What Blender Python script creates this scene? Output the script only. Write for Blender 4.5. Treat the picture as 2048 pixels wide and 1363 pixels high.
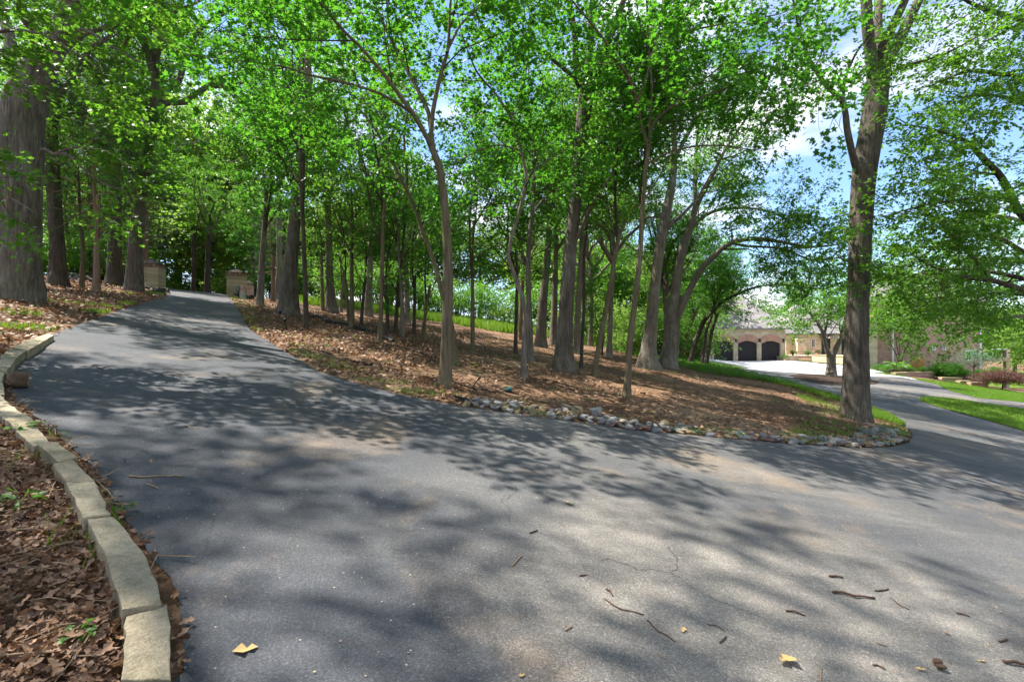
import bpy, math, random
import numpy as np
from mathutils import Vector, geometry as mgeo

# ------------------------------------------------------------------ camera, sky, sun, exposure
S = bpy.context.scene
COL = S.collection
for o in list(bpy.data.objects):
    bpy.data.objects.remove(o)
F = 967.0            # focal length in photo pixels (2048 wide)
CZ = 1.5
cam = bpy.data.cameras.new('camera')
cam.sensor_width = 36.0
cam.lens = 36.0 * F / 2048.0
cam.clip_start = 0.05
cam.clip_end = 2000
co = bpy.data.objects.new('camera', cam)
co.location = (0, 0, CZ)
co.rotation_euler = (math.radians(90), 0, 0)
COL.objects.link(co)
S.camera = co

SUN_AZ = math.atan2(-0.90, 0.34)      # direction towards the sun (x, y)
SUN_EL = math.radians(60)
W = bpy.data.worlds.new('World')
S.world = W
W.use_nodes = True
nt = W.node_tree
nt.nodes.clear()
_o = nt.nodes.new('ShaderNodeOutputWorld')
_b = nt.nodes.new('ShaderNodeBackground')
_b.inputs['Strength'].default_value = 0.15
_s = nt.nodes.new('ShaderNodeTexSky')
_s.sky_type = 'NISHITA'
_s.sun_disc = False
_s.sun_elevation = SUN_EL
_s.sun_rotation = SUN_AZ
_s.air_density = 1.0
_s.dust_density = 0.4
_s.ozone_density = 1.5
_tc = nt.nodes.new('ShaderNodeTexCoord')
_mp = nt.nodes.new('ShaderNodeMapping')
_mp.inputs['Scale'].default_value = (1.0, 1.0, 2.6)
_n = nt.nodes.new('ShaderNodeTexNoise')
_n.inputs['Scale'].default_value = 2.6
_n.inputs['Detail'].default_value = 7
_n.inputs['Roughness'].default_value = 0.58
_r = nt.nodes.new('ShaderNodeValToRGB')
_r.color_ramp.elements[0].position = 0.43
_r.color_ramp.elements[0].color = (0, 0, 0, 1)
_r.color_ramp.elements[1].position = 0.64
_r.color_ramp.elements[1].color = (0.85, 0.85, 0.85, 1)
_m = nt.nodes.new('ShaderNodeMixRGB')
_m.inputs[2].default_value = (3.0, 2.9, 2.8, 1)
nt.links.new(_tc.outputs['Generated'], _mp.inputs['Vector'])
nt.links.new(_mp.outputs[0], _n.inputs['Vector'])
nt.links.new(_n.outputs['Fac'], _r.inputs[0])
nt.links.new(_r.outputs[0], _m.inputs[0])
_w = nt.nodes.new('ShaderNodeMixRGB')
_w.blend_type = 'MULTIPLY'
_w.inputs[0].default_value = 1.0
_w.inputs[2].default_value = (0.42, 0.47, 0.54, 1)
nt.links.new(_s.outputs[0], _w.inputs[1])
nt.links.new(_w.outputs[0], _m.inputs[1])
nt.links.new(_m.outputs[0], _b.inputs['Color'])
nt.links.new(_b.outputs[0], _o.inputs['Surface'])

sun = bpy.data.lights.new('sun', 'SUN')
sun.energy = 3.7
sun.angle = math.radians(0.53)
sun.color = (1.0, 0.95, 0.87)
so = bpy.data.objects.new('sun', sun)
_d = Vector((math.sin(SUN_AZ) * math.cos(SUN_EL), math.cos(SUN_AZ) * math.cos(SUN_EL), math.sin(SUN_EL)))
so.rotation_euler = (-_d).to_track_quat('-Z', 'Y').to_euler()
so.location = _d * 60
COL.objects.link(so)

S.view_settings.view_transform = 'Standard'
S.view_settings.look = 'None'
S.view_settings.exposure = 2.05
S.view_settings.gamma = 1.0
S.render.engine = 'CYCLES'
S.cycles.max_bounces = 8
S.cycles.diffuse_bounces = 5
S.cycles.glossy_bounces = 2
S.cycles.transmission_bounces = 6
S.cycles.use_denoising = True
S.cycles.sample_clamp_indirect = 6.0
S.cycles.use_adaptive_sampling = True
S.cycles.adaptive_threshold = 0.015

# ------------------------------------------------------------------ helpers
RNG = np.random.default_rng(7)

def _base(x, y):
    xs = np.clip(x, -80, 62)
    ys = np.clip(y, -25, 80)
    s = -0.147 * xs + 0.059 * ys
    k = 3.0
    s = -np.logaddexp(-k * s, -k * 5.0) / k
    s = np.logaddexp(k * s, k * -3.4) / k
    return s

_ctl = [(1562, 720, 60), (1440, 721, 60), (1660, 755, 36), (1850, 800, 22), (2040, 806, 25), (2040, 863, 17),
        (1734, 734, 48), (1900, 781, 31), (2010, 778, 44), (1496, 736, 36), (1436, 733, 32), (1950, 772, 38)]
_pts, _val = [], []
for (u, v, Y) in _ctl:
    X = (u - 1024) / F * Y
    z = CZ - (v - 681) / F * Y
    _pts.append((X, Y)); _val.append(z - float(_base(np.array(X), np.array(Y))))
for (x, y) in [(0, 0), (8, 6), (10, 13), (0, 12), (0, 24), (12, 24), (-12, 10), (-12, 25), (-22, 30), (-5, 40), (10, 40), (14, 20),
               (8, 60), (-30, 50), (14, -8), (0, -14), (-14, -6), (24, 4), (34, -6), (70, 20), (75, 60), (50, 95), (0, 90), (20, 85)]:
    _pts.append((x, y)); _val.append(0.0)
_pts = np.array(_pts, float); _val = np.array(_val)
_SG = 9.0
_K = np.exp(-((_pts[:, None] - _pts[None]) ** 2).sum(-1) / (2 * _SG ** 2))
_wt = np.linalg.solve(_K + 0.02 * np.eye(len(_pts)), _val)

def H(x, y):
    x = np.asarray(x, float); y = np.asarray(y, float)
    r = _base(x, y)
    for (p, w) in zip(_pts, _wt):
        r = r + w * np.exp(-((x - p[0]) ** 2 + (y - p[1]) ** 2) / (2 * _SG ** 2))
    return r

_YY = np.concatenate([np.arange(0.5, 30, 0.02), np.arange(30, 140, 0.1)])

def gp(u, v, dz=0.0, far=None):
    """the ground point under a photo pixel"""
    X = (u - 1024) / F * _YY
    z = CZ - (v - 681) / F * _YY
    below = np.nonzero(z < H(X, _YY) + dz)[0]
    i = below[0] if len(below) else None
    if i is None or (far and _YY[i] > far):
        Y = far or 40.0
        X = (u - 1024) / F * Y
        return np.array((X, Y, float(H(X, Y)) + dz))
    return np.array((X[i], _YY[i], float(H(X[i], _YY[i])) + dz))

def px(u, v, Y):
    return np.array(((u - 1024) / F * Y, Y, CZ - (v - 681) / F * Y))

def mk_mesh(name, V, T, mats, midx=None, smooth=False):
    V = np.ascontiguousarray(V, np.float32); T = np.ascontiguousarray(T, np.int32)
    me = bpy.data.meshes.new(name)
    nv, nf = len(V), len(T)
    k = T.shape[1]
    me.vertices.add(nv); me.vertices.foreach_set('co', V.ravel())
    me.loops.add(nf * k); me.loops.foreach_set('vertex_index', T.ravel())
    me.polygons.add(nf)
    me.polygons.foreach_set('loop_start', np.arange(0, nf * k, k, dtype=np.int32))
    me.polygons.foreach_set('loop_total', np.full(nf, k, np.int32))
    if midx is not None:
        me.polygons.foreach_set('material_index', np.asarray(midx, np.int32))
    me.polygons.foreach_set('use_smooth', np.full(nf, bool(smooth)))
    for m in (mats if isinstance(mats, (list, tuple)) else [mats]):
        me.materials.append(m)
    me.update(calc_edges=True)
    return me

def ob(name, me, parent=None, loc=None, rot=None, scale=None):
    o = bpy.data.objects.new(name, me)
    COL.objects.link(o)
    if parent is not None:
        o.parent = parent
    if loc is not None: o.location = loc
    if rot is not None: o.rotation_euler = rot
    if scale is not None: o.scale = scale if hasattr(scale, '__len__') else (scale,) * 3
    return o

def tag(o, label, cat, group=None, kind=None):
    if label: o['label'] = label
    if cat: o['category'] = cat
    if group: o['group'] = group
    if kind: o['kind'] = kind
    return o

def empty(name, loc, label=None, cat=None, group=None, rz=0.0):
    o = ob(name, None, loc=tuple(loc), rot=(0, 0, rz))
    o.empty_display_size = 0.2
    return tag(o, label, cat, group)

class MB:
    """collects quads / tris of one mesh"""
    def __init__(s): s.V = []; s.F = []
    def add(s, V, Fc):
        b = len(s.V); s.V += [tuple(map(float, p)) for p in V]; s.F += [tuple(i + b for i in f) for f in Fc]; return s
    def box(s, x0, y0, z0, x1, y1, z1, rz=0, c=(0, 0)):
        P = [(x, y, z) for z in (z0, z1) for (x, y) in ((x0, y0), (x1, y0), (x1, y1), (x0, y1))]
        if rz:
            ca, sa = math.cos(rz), math.sin(rz)
            P = [(c[0] + (x - c[0]) * ca - (y - c[1]) * sa, c[1] + (x - c[0]) * sa + (y - c[1]) * ca, z) for (x, y, z) in P]
        return s.add(P, [(3, 2, 1, 0), (4, 5, 6, 7), (0, 1, 5, 4), (1, 2, 6, 5), (2, 3, 7, 6), (3, 0, 4, 7)])
    def build(s, name, m, parent=None, smooth=False, bevel=0.0, loc=None, rot=None):
        me = bpy.data.meshes.new(name)
        me.from_pydata(s.V, [], s.F)
        for mm in (m if isinstance(m, (list, tuple)) else [m]):
            me.materials.append(mm)
        if smooth:
            me.polygons.foreach_set('use_smooth', [True] * len(me.polygons))
        me.update()
        o = ob(name, me, parent, loc, rot)
        if bevel:
            b = o.modifiers.new('bevel', 'BEVEL'); b.width = bevel; b.segments = 2; b.limit_method = 'ANGLE'
        return o

def norm(v):
    v = np.asarray(v, float)
    return v / (np.linalg.norm(v, axis=-1, keepdims=True) + 1e-9)

def resample(P, n):
    P = np.asarray(P, float)
    d = np.r_[0, np.cumsum(np.linalg.norm(np.diff(P[:, :3], axis=0), axis=1))]
    t = np.linspace(0, d[-1], n)
    return np.stack([np.interp(t, d, P[:, i]) for i in range(P.shape[1])], 1)

def smooth_line(P, n):
    """Catmull-Rom through the control points (any number of columns), n samples"""
    P = np.asarray(P, float)
    if len(P) < 3: return resample(P, n)
    Q = np.vstack([2 * P[0] - P[1], P, 2 * P[-1] - P[-2]])
    out = []
    for i in range(1, len(Q) - 2):
        t = np.linspace(0, 1, 9)[:-1, None]
        a, b, c, d = Q[i - 1], Q[i], Q[i + 1], Q[i + 2]
        out.append(0.5 * ((2 * b) + (-a + c) * t + (2 * a - 5 * b + 4 * c - d) * t ** 2 + (-a + 3 * b - 3 * c + d) * t ** 3))
    out.append(P[-1:])
    return resample(np.vstack(out), n)

def tube(P, R, n=8, rough=0.0, rng=None, cap=False):
    """a tapered tube round a polyline"""
    P = np.asarray(P, float); R = np.asarray(R, float)
    T = norm(np.gradient(P, axis=0))
    ref = np.array((1.0, 0, 0)) if abs(T[0][0]) < 0.8 else np.array((0, 1.0, 0))
    m = len(P)
    N = np.zeros_like(P)
    prev = ref
    for i in range(m):
        v = prev - T[i] * np.dot(prev, T[i]); v = v / (np.linalg.norm(v) + 1e-9)
        N[i] = v; prev = v
    B = np.cross(T, N)
    a = np.linspace(0, 2 * np.pi, n, endpoint=False)
    rr = np.repeat(R[:, None], n, 1)
    if rough:
        rr = rr * (1 + rough * rng.normal(size=(m, n)))
    V = P[:, None] + rr[..., None] * (np.cos(a)[None, :, None] * N[:, None] + np.sin(a)[None, :, None] * B[:, None])
    V = V.reshape(-1, 3)
    i = np.arange(m - 1)[:, None] * n; j = np.arange(n)[None]; j2 = (j + 1) % n
    a0 = (i + j).ravel(); a1 = (i + j2).ravel(); b0 = (i + n + j).ravel(); b1 = (i + n + j2).ravel()
    Tr = np.concatenate([np.stack([a0, a1, b1], 1), np.stack([a0, b1, b0], 1)])
    if cap:
        k = len(V); V = np.vstack([V, P[0], P[-1]])
        j = np.arange(n); j2 = (j + 1) % n
        Tr = np.concatenate([Tr, np.stack([np.full(n, k), j2, j], 1), np.stack([np.full(n, k + 1), (m - 1) * n + j, (m - 1) * n + j2], 1)])
    return V, Tr

def join(parts):
    Vs, Ts, b = [], [], 0
    for V, T in parts:
        Vs.append(V); Ts.append(T + b); b += len(V)
    return np.vstack(Vs), np.vstack(Ts)

def pip(x, y, poly):
    """points in polygon"""
    inside = np.zeros(np.shape(x), bool)
    n = len(poly)
    for i in range(n):
        x0, y0 = poly[i]; x1, y1 = poly[(i + 1) % n]
        if y0 == y1: continue
        c = ((y0 > y) != (y1 > y)) & (x < (x1 - x0) * (y - y0) / (y1 - y0) + x0)
        inside ^= c
    return inside

# ------------------------------------------------------------------ materials
def new_mat(name):
    m = bpy.data.materials.new(name); m.use_nodes = True
    n = m.node_tree; n.nodes.clear()
    out = n.nodes.new('ShaderNodeOutputMaterial')
    return m, n, out

class G:
    """small node-graph shorthand"""
    def __init__(s, name):
        s.m, s.t, s.out = new_mat(name)
    def n(s, kind, **kw):
        d = s.t.nodes.new(kind)
        for k, v in kw.items():
            if k in d.inputs: d.inputs[k].default_value = v
            else: setattr(d, k, v)
        return d
    def l(s, a, b): s.t.links.new(a, b)
    def coord(s, scale=(1, 1, 1), kind='Object', rot=(0, 0, 0)):
        t = s.n('ShaderNodeTexCoord'); mp = s.n('ShaderNodeMapping')
        mp.inputs['Scale'].default_value = scale; mp.inputs['Rotation'].default_value = rot
        s.l(t.outputs[kind], mp.inputs[0]); return mp.outputs[0]
    def noise(s, vec, scale, detail=4, rough=0.55, dist=0.0):
        d = s.n('ShaderNodeTexNoise'); d.inputs['Scale'].default_value = scale; d.inputs['Detail'].default_value = detail
        d.inputs['Roughness'].default_value = rough; d.inputs['Distortion'].default_value = dist
        s.l(vec, d.inputs['Vector']); return d.outputs['Fac']
    def vor(s, vec, scale, feature='F1', out='Distance', rnd=1.0):
        d = s.n('ShaderNodeTexVoronoi'); d.feature = feature; d.inputs['Scale'].default_value = scale
        d.inputs['Randomness'].default_value = rnd
        s.l(vec, d.inputs['Vector']); return d.outputs[out]
    def ramp(s, fac, stops):
        d = s.n('ShaderNodeValToRGB'); cr = d.color_ramp
        while len(cr.elements) < len(stops): cr.elements.new(0.5)
        for e, (p, c) in zip(cr.elements, stops):
            e.position = p; e.color = (*c, 1) if hasattr(c, '__len__') else (c, c, c, 1)
        s.l(fac, d.inputs[0]); return d.outputs[0]
    def mix(s, fac, a, b, mode='MIX'):
        d = s.n('ShaderNodeMixRGB'); d.blend_type = mode
        for i, x in ((0, fac), (1, a), (2, b)):
            if hasattr(x, 'links') or hasattr(x, 'is_linked'): s.l(x, d.inputs[i])
            elif hasattr(x, '__len__'): d.inputs[i].default_value = (*x, 1)
            else: d.inputs[i].default_value = x if i == 0 else (x, x, x, 1)
        return d.outputs[0]
    def math(s, op, a, b=None):
        d = s.n('ShaderNodeMath'); d.operation = op
        for i, x in ((0, a), (1, b)):
            if x is None: continue
            if hasattr(x, 'is_linked'): s.l(x, d.inputs[i])
            else: d.inputs[i].default_value = x
        return d.outputs[0]
    def bump(s, h, strength=0.5, dist=0.02, nrm=None):
        d = s.n('ShaderNodeBump'); d.inputs['Strength'].default_value = strength; d.inputs['Distance'].default_value = dist
        s.l(h, d.inputs['Height'])
        if nrm is not None: s.l(nrm, d.inputs['Normal'])
        return d.outputs[0]
    def bsdf(s, col, rough=0.8, spec=0.3, nrm=None, metal=0.0):
        p = s.n('ShaderNodeBsdfPrincipled')
        if hasattr(col, 'is_linked'): s.l(col, p.inputs['Base Color'])
        else: p.inputs['Base Color'].default_value = (*col, 1)
        if hasattr(rough, 'is_linked'): s.l(rough, p.inputs['Roughness'])
        else: p.inputs['Roughness'].default_value = rough
        p.inputs['Specular IOR Level'].default_value = spec
        p.inputs['Metallic'].default_value = metal
        if nrm is not None: s.l(nrm, p.inputs['Normal'])
        return p.outputs[0]
    def done(s, sh):
        s.l(sh, s.out.inputs['Surface']); return s.m

def leaf_mat(name, dark, light, trans, tmix=0.45, rough=0.45):
    g = G(name)
    geo = g.n('ShaderNodeNewGeometry'); oi = g.n('ShaderNodeObjectInfo')
    f = g.math('ADD', g.math('MULTIPLY', geo.outputs['Random Per Island'], 0.75), g.math('MULTIPLY', oi.outputs['Random'], 0.25))
    col = g.mix(f, dark, light)
    tcol = g.mix(f, tuple(0.75 * c for c in trans), trans)
    b = g.bsdf(col, rough, 0.35)
    t = g.n('ShaderNodeBsdfTranslucent'); g.l(tcol, t.inputs['Color'])
    mx = g.n('ShaderNodeMixShader'); mx.inputs[0].default_value = tmix
    g.l(b, mx.inputs[1]); g.l(t.outputs[0], mx.inputs[2])
    return g.done(mx.outputs[0])

def simple(name, col, rough=0.7, spec=0.3, var=0.15, scale=8.0, bump=0.0, metal=0.0):
    g = G(name)
    c = g.coord()
    nz = g.noise(c, scale, 5)
    lo = tuple(x * (1 - var) for x in col); hi = tuple(min(1, x * (1 + var)) for x in col)
    cc = g.ramp(nz, [(0.3, lo), (0.7, hi)])
    nr = g.bump(g.noise(c, scale * 6, 4), bump, 0.01) if bump else None
    return g.done(g.bsdf(cc, rough, spec, nr, metal))

def bark_mat(name, dark, light, zs=2.0, scale=16.0, lichen=0.25, moss=0.0, bd=0.025):
    g = G(name)
    c = g.coord((1, 1, zs / scale * .95))
    wob = g.n('ShaderNodeTexNoise'); wob.inputs['Scale'].default_value = 5; wob.inputs['Detail'].default_value = 3
    g.l(c, wob.inputs['Vector'])
    add = g.n('ShaderNodeVectorMath'); add.operation = 'MULTIPLY_ADD'
    g.l(wob.outputs['Color'], add.inputs[0]); add.inputs[1].default_value = (0.12, 0.12, 0.12); g.l(c, add.inputs[2])
    cells = g.vor(add.outputs[0], scale, 'DISTANCE_TO_EDGE')
    ridge = g.ramp(cells, [(0.0, 0.0), (0.28, 1.0)])
    fine = g.noise(c, scale * 3, 6, 0.65)
    cs = g.coord((1, 1, zs / scale * .8))
    furrow = g.ramp(g.noise(cs, scale * .8, 7, 0.72, 0.6), [(0.36, 0.0), (0.62, 1.0)])
    h = g.math('ADD', g.math('ADD', g.math('MULTIPLY', ridge, 0.22), g.math('MULTIPLY', furrow, 0.55)), g.math('MULTIPLY', fine, 0.45))
    col = g.ramp(h, [(0.1, dark), (0.75, light), (1.0, tuple(min(1, 1.35 * x) for x in light))])
    c1 = g.coord((1, 1, 0.6))
    lf = g.ramp(g.noise(c1, 3.0, 6, 0.65), [(0.52, 0.0), (0.7, 1.0)])
    col = g.mix(g.math('MULTIPLY', lf, lichen), col, (0.30, 0.31, 0.27))
    bn = g.noise(c1, 1.2, 4)
    col = g.mix(0.5, col, g.mix(1.0, col, g.ramp(bn, [(0.3, 0.6), (0.7, 1.35)]), 'MULTIPLY'))
    if moss:
        mf = g.ramp(g.noise(c1, 2.2, 5, 0.6), [(0.45, 0.0), (0.62, 1.0)])
        col = g.mix(g.math('MULTIPLY', mf, moss), col, (0.09, 0.10, 0.02))
    nr = g.bump(h, 0.9, bd)
    return g.done(g.bsdf(col, 0.9, 0.15, nr))

M = {}
M['maple'] = leaf_mat('maple_leaf', (0.026, 0.095, 0.012), (0.065, 0.165, 0.016), (0.125, 0.40, 0.022), 0.5)
M['maple2'] = leaf_mat('maple_leaf_light', (0.034, 0.105, 0.012), (0.092, 0.195, 0.018), (0.18, 0.42, 0.025), 0.48)
M['oak'] = leaf_mat('oak_leaf', (0.026, 0.085, 0.014), (0.060, 0.145, 0.020), (0.17, 0.42, 0.028), 0.48, 0.38)
M['far'] = leaf_mat('far_leaf', (0.045, 0.11, 0.018), (0.11, 0.20, 0.030), (0.28, 0.48, 0.05), 0.46)
M['cedar'] = leaf_mat('cedar_needle', (0.018, 0.050, 0.016), (0.045, 0.095, 0.030), (0.06, 0.13, 0.03), 0.25, 0.6)
M['maroon'] = leaf_mat('maroon_leaf', (0.045, 0.022, 0.018), (0.13, 0.07, 0.05), (0.22, 0.08, 0.05), 0.35)
M['grass'] = leaf_mat('grass_blade', (0.05, 0.13, 0.012), (0.13, 0.24, 0.02), (0.25, 0.42, 0.03), 0.4)
M['dry'] = leaf_mat('dry_leaf', (0.065, 0.032, 0.018), (0.42, 0.25, 0.145), (0.20, 0.09, 0.03), 0.15, 0.6)
M['dry_pale'] = leaf_mat('pale_dry_leaf', (0.42, 0.28, 0.10), (0.55, 0.40, 0.18), (0.4, 0.25, 0.08), 0.2, 0.6)
M['bark_oak'] = bark_mat('oak_bark', (0.028, 0.023, 0.017), (0.140, 0.117, 0.090), 2.0, 28, 0.28)
M['bark_big'] = bark_mat('old_oak_bark', (0.036, 0.031, 0.026), (0.205, 0.180, 0.152), 2.0, 15, 0.25, 0.25, 0.06)
M['bark_maple'] = bark_mat('maple_bark', (0.042, 0.032, 0.019), (0.150, 0.118, 0.074), 2.0, 34, 0.2, 0.3, 0.01)
M['bark_grey'] = bark_mat('grey_bark', (0.052, 0.043, 0.033), (0.180, 0.152, 0.118), 2.0, 26, 0.5, 0.1, 0.012)
M['bark_cedar'] = bark_mat('cedar_bark', (0.060, 0.036, 0.024), (0.22, 0.145, 0.10), 0.8, 30, 0.1, 0.0, 0.012)
M['bark_dark'] = bark_mat('dark_bark', (0.020, 0.016, 0.013), (0.085, 0.066, 0.052), 2.0, 18, 0.1, 0.1, 0.03)
M['twig'] = simple('twig_bark', (0.06, 0.045, 0.032), 0.9, 0.15)

def asphalt():
    g = G('asphalt')
    c = g.coord()
    big = g.noise(c, 0.16, 5, 0.55, 0.6)
    mid = g.noise(c, 0.9, 6, 0.6, 0.4)
    wear = g.math('ADD', g.math('MULTIPLY', big, 0.75), g.math('MULTIPLY', mid, 0.35))
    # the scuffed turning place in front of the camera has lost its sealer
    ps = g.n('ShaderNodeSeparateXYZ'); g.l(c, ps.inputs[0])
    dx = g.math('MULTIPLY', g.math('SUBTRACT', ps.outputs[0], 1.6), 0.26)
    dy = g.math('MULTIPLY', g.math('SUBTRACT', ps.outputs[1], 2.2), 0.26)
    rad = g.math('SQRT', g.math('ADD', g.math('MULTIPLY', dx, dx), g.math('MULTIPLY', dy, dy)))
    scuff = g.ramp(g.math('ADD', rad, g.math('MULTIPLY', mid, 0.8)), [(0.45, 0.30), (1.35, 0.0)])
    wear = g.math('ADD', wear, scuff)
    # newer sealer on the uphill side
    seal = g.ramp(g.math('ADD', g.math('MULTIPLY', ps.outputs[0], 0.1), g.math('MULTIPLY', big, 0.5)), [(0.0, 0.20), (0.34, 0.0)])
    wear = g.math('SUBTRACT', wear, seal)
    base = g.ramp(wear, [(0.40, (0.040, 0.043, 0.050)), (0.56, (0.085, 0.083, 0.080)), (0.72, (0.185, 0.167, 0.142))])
    tan = g.ramp(g.noise(c, 0.55, 5, 0.62, 0.5), [(0.54, 0.0), (0.70, 1.0)])
    base = g.mix(g.math('MULTIPLY', tan, 0.55), base, (0.23, 0.165, 0.105))
    ag = g.vor(c, 190, 'F1', 'Color')
    agr = g.n('ShaderNodeSeparateColor'); g.l(ag, agr.inputs[0])
    sp = g.ramp(agr.outputs[0], [(0.0, 0.62), (0.55, 0.95), (0.88, 1.35), (0.99, 2.0)])
    base = g.mix(0.85, base, sp, 'MULTIPLY')
    ag2 = g.vor(c, 40, 'F1', 'Color')
    ags = g.n('ShaderNodeSeparateColor'); g.l(ag2, ags.inputs[0])
    d2 = g.vor(c, 40, 'F1', 'Distance')
    chip = g.math('MULTIPLY', g.math('GREATER_THAN', ags.outputs[0], 0.965), g.math('LESS_THAN', d2, 0.20))
    base = g.mix(g.math('MULTIPLY', chip, 0.6), base, (0.42, 0.37, 0.30))
    gr = g.noise(c, 75, 4, 0.75)
    base = g.mix(0.8, base, g.ramp(gr, [(0.30, 0.55), (0.5, 1.0), (0.70, 1.55)]), 'MULTIPLY')
    st = g.noise(g.coord((0.5, 3.2, 1.0), rot=(0, 0, -0.5)), 1.1, 6, 0.65, 0.8)
    base = g.mix(0.7, base, g.ramp(st, [(0.32, 0.72), (0.5, 1.0), (0.68, 1.3)]), 'MULTIPLY')
    # cracks
    wob = g.n('ShaderNodeTexNoise'); wob.inputs['Scale'].default_value = 2.2; wob.inputs['Detail'].default_value = 5
    g.l(c, wob.inputs['Vector'])
    ad = g.n('ShaderNodeVectorMath'); ad.operation = 'MULTIPLY_ADD'
    g.l(wob.outputs['Color'], ad.inputs[0]); ad.inputs[1].default_value = (0.5, 0.5, 0.5); g.l(c, ad.inputs[2])
    cr = g.vor(ad.outputs[0], 0.55, 'DISTANCE_TO_EDGE')
    crk = g.math('LESS_THAN', cr, 0.0032)
    crm = g.math('GREATER_THAN', g.noise(c, 0.35, 2), 0.53)
    crk = g.math('MULTIPLY', crk, crm)
    cr2 = g.vor(ad.outputs[0], 3.6, 'DISTANCE_TO_EDGE')
    crk2 = g.math('MULTIPLY', g.math('LESS_THAN', cr2, 0.014), g.math('GREATER_THAN', g.noise(c, 0.28, 3), 0.60))
    allc = g.math('MAXIMUM', crk, crk2)
    base = g.mix(g.math('MULTIPLY', allc, 0.5), base, (0.018, 0.016, 0.014))
    # pale scrape marks
    cs = g.coord((1.0, 9.0, 1.0), rot=(0, 0, 0.9))
    scr = g.ramp(g.noise(cs, 3.0, 3, 0.7), [(0.69, 0.0), (0.73, 1.0)])
    scr = g.math('MULTIPLY', scr, g.ramp(g.noise(c, 0.5, 2), [(0.5, 0.0), (0.62, 0.6)]))
    base = g.mix(g.math('MULTIPLY', scr, 0.5), base, (0.28, 0.26, 0.23))
    h = g.math('SUBTRACT', g.math('ADD', agr.outputs[0], g.math('MULTIPLY', g.noise(c, 60, 3), 0.7)), g.math('MULTIPLY', allc, 3))
    nr = g.bump(g.math('ADD', h, g.math('MULTIPLY', gr, 0.8)), 0.7, 0.007)
    return g.done(g.bsdf(base, 0.72, 0.42, nr))
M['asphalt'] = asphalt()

def soil():
    g = G('woodland_soil')
    c = g.coord()
    a = g.noise(c, 0.35, 6, 0.6, 0.5)
    b = g.noise(c, 14, 8, 0.7)
    f = g.math('ADD', g.math('MULTIPLY', a, 0.55), g.math('MULTIPLY', b, 0.5))
    col = g.ramp(f, [(0.34, (0.055, 0.030, 0.017)), (0.52, (0.135, 0.078, 0.045)), (0.70, (0.27, 0.185, 0.12))])
    v = g.vor(c, 22, 'F1', 'Color')
    sv = g.n('ShaderNodeSeparateColor'); g.l(v, sv.inputs[0])
    col = g.mix(0.7, col, g.ramp(sv.outputs[0], [(0, 0.5), (0.6, 1.0), (1, 1.9)]), 'MULTIPLY')
    nr = g.bump(g.math('ADD', b, g.math('MULTIPLY', sv.outputs[1], 0.6)), 0.9, 0.035)
    return g.done(g.bsdf(col, 0.95, 0.1, nr))
M['soil'] = soil()

def lawn_soil():
    g = G('lawn_turf')
    c = g.coord()
    f = g.noise(c, 3, 6, 0.7)
    col = g.ramp(f, [(0.3, (0.045, 0.085, 0.012)), (0.7, (0.115, 0.19, 0.02))])
    return g.done(g.bsdf(col, 0.9, 0.1, g.bump(g.noise(c, 60, 4), 0.8, 0.03)))
M['turf'] = lawn_soil()

def concrete():
    g = G('pale_concrete')
    c = g.coord()
    f = g.math('ADD', g.math('MULTIPLY', g.noise(c, 0.3, 5), 0.7), g.math('MULTIPLY', g.noise(c, 25, 5), 0.3))
    col = g.ramp(f, [(0.35, (0.30, 0.30, 0.31)), (0.65, (0.46, 0.455, 0.45))])
    return g.done(g.bsdf(col, 0.85, 0.25, g.bump(g.noise(c, 90, 3), 0.3, 0.004)))
M['concrete'] = concrete()

def limestone(name, a, b, course=0.0, mossy=0.0):
    g = G(name)
    c = g.coord()
    f = g.math('ADD', g.math('MULTIPLY', g.noise(c, 5, 7, 0.65), 0.6), g.math('MULTIPLY', g.noise(c, 40, 5, 0.7), 0.4))
    col = g.ramp(f, [(0.35, a), (0.65, b)])
    oi = g.n('ShaderNodeObjectInfo')
    col = g.mix(1.0, col, g.ramp(oi.outputs['Random'], [(0, 0.82), (1, 1.14)]), 'MULTIPLY')
    st = g.ramp(g.noise(c, 2.3, 5, 0.6), [(0.55, 0.0), (0.72, 0.5)])
    col = g.mix(st, col, (0.26, 0.20, 0.11))
    if mossy:
        col = g.mix(g.math('MULTIPLY', g.ramp(g.noise(c, 3.1, 5), [(0.5, 0), (0.68, 1)]), mossy), col, (0.11, 0.12, 0.06))
    h = g.math('ADD', g.noise(c, 9, 8, 0.7), g.math('MULTIPLY', g.noise(c, 70, 4), 0.35))
    gr = g.ramp(g.noise(c, 130, 3, 0.8), [(0.35, 0.72), (0.65, 1.18)])
    col = g.mix(0.8, col, gr, 'MULTIPLY')
    return g.done(g.bsdf(col, 0.85, 0.2, g.bump(h, 0.9, 0.03)))
M['kerb'] = limestone('kerb_limestone', (0.25, 0.205, 0.13), (0.43, 0.365, 0.25), mossy=0.6)
M['limestone'] = limestone('pillar_limestone', (0.27, 0.215, 0.12), (0.40, 0.33, 0.20))

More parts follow.
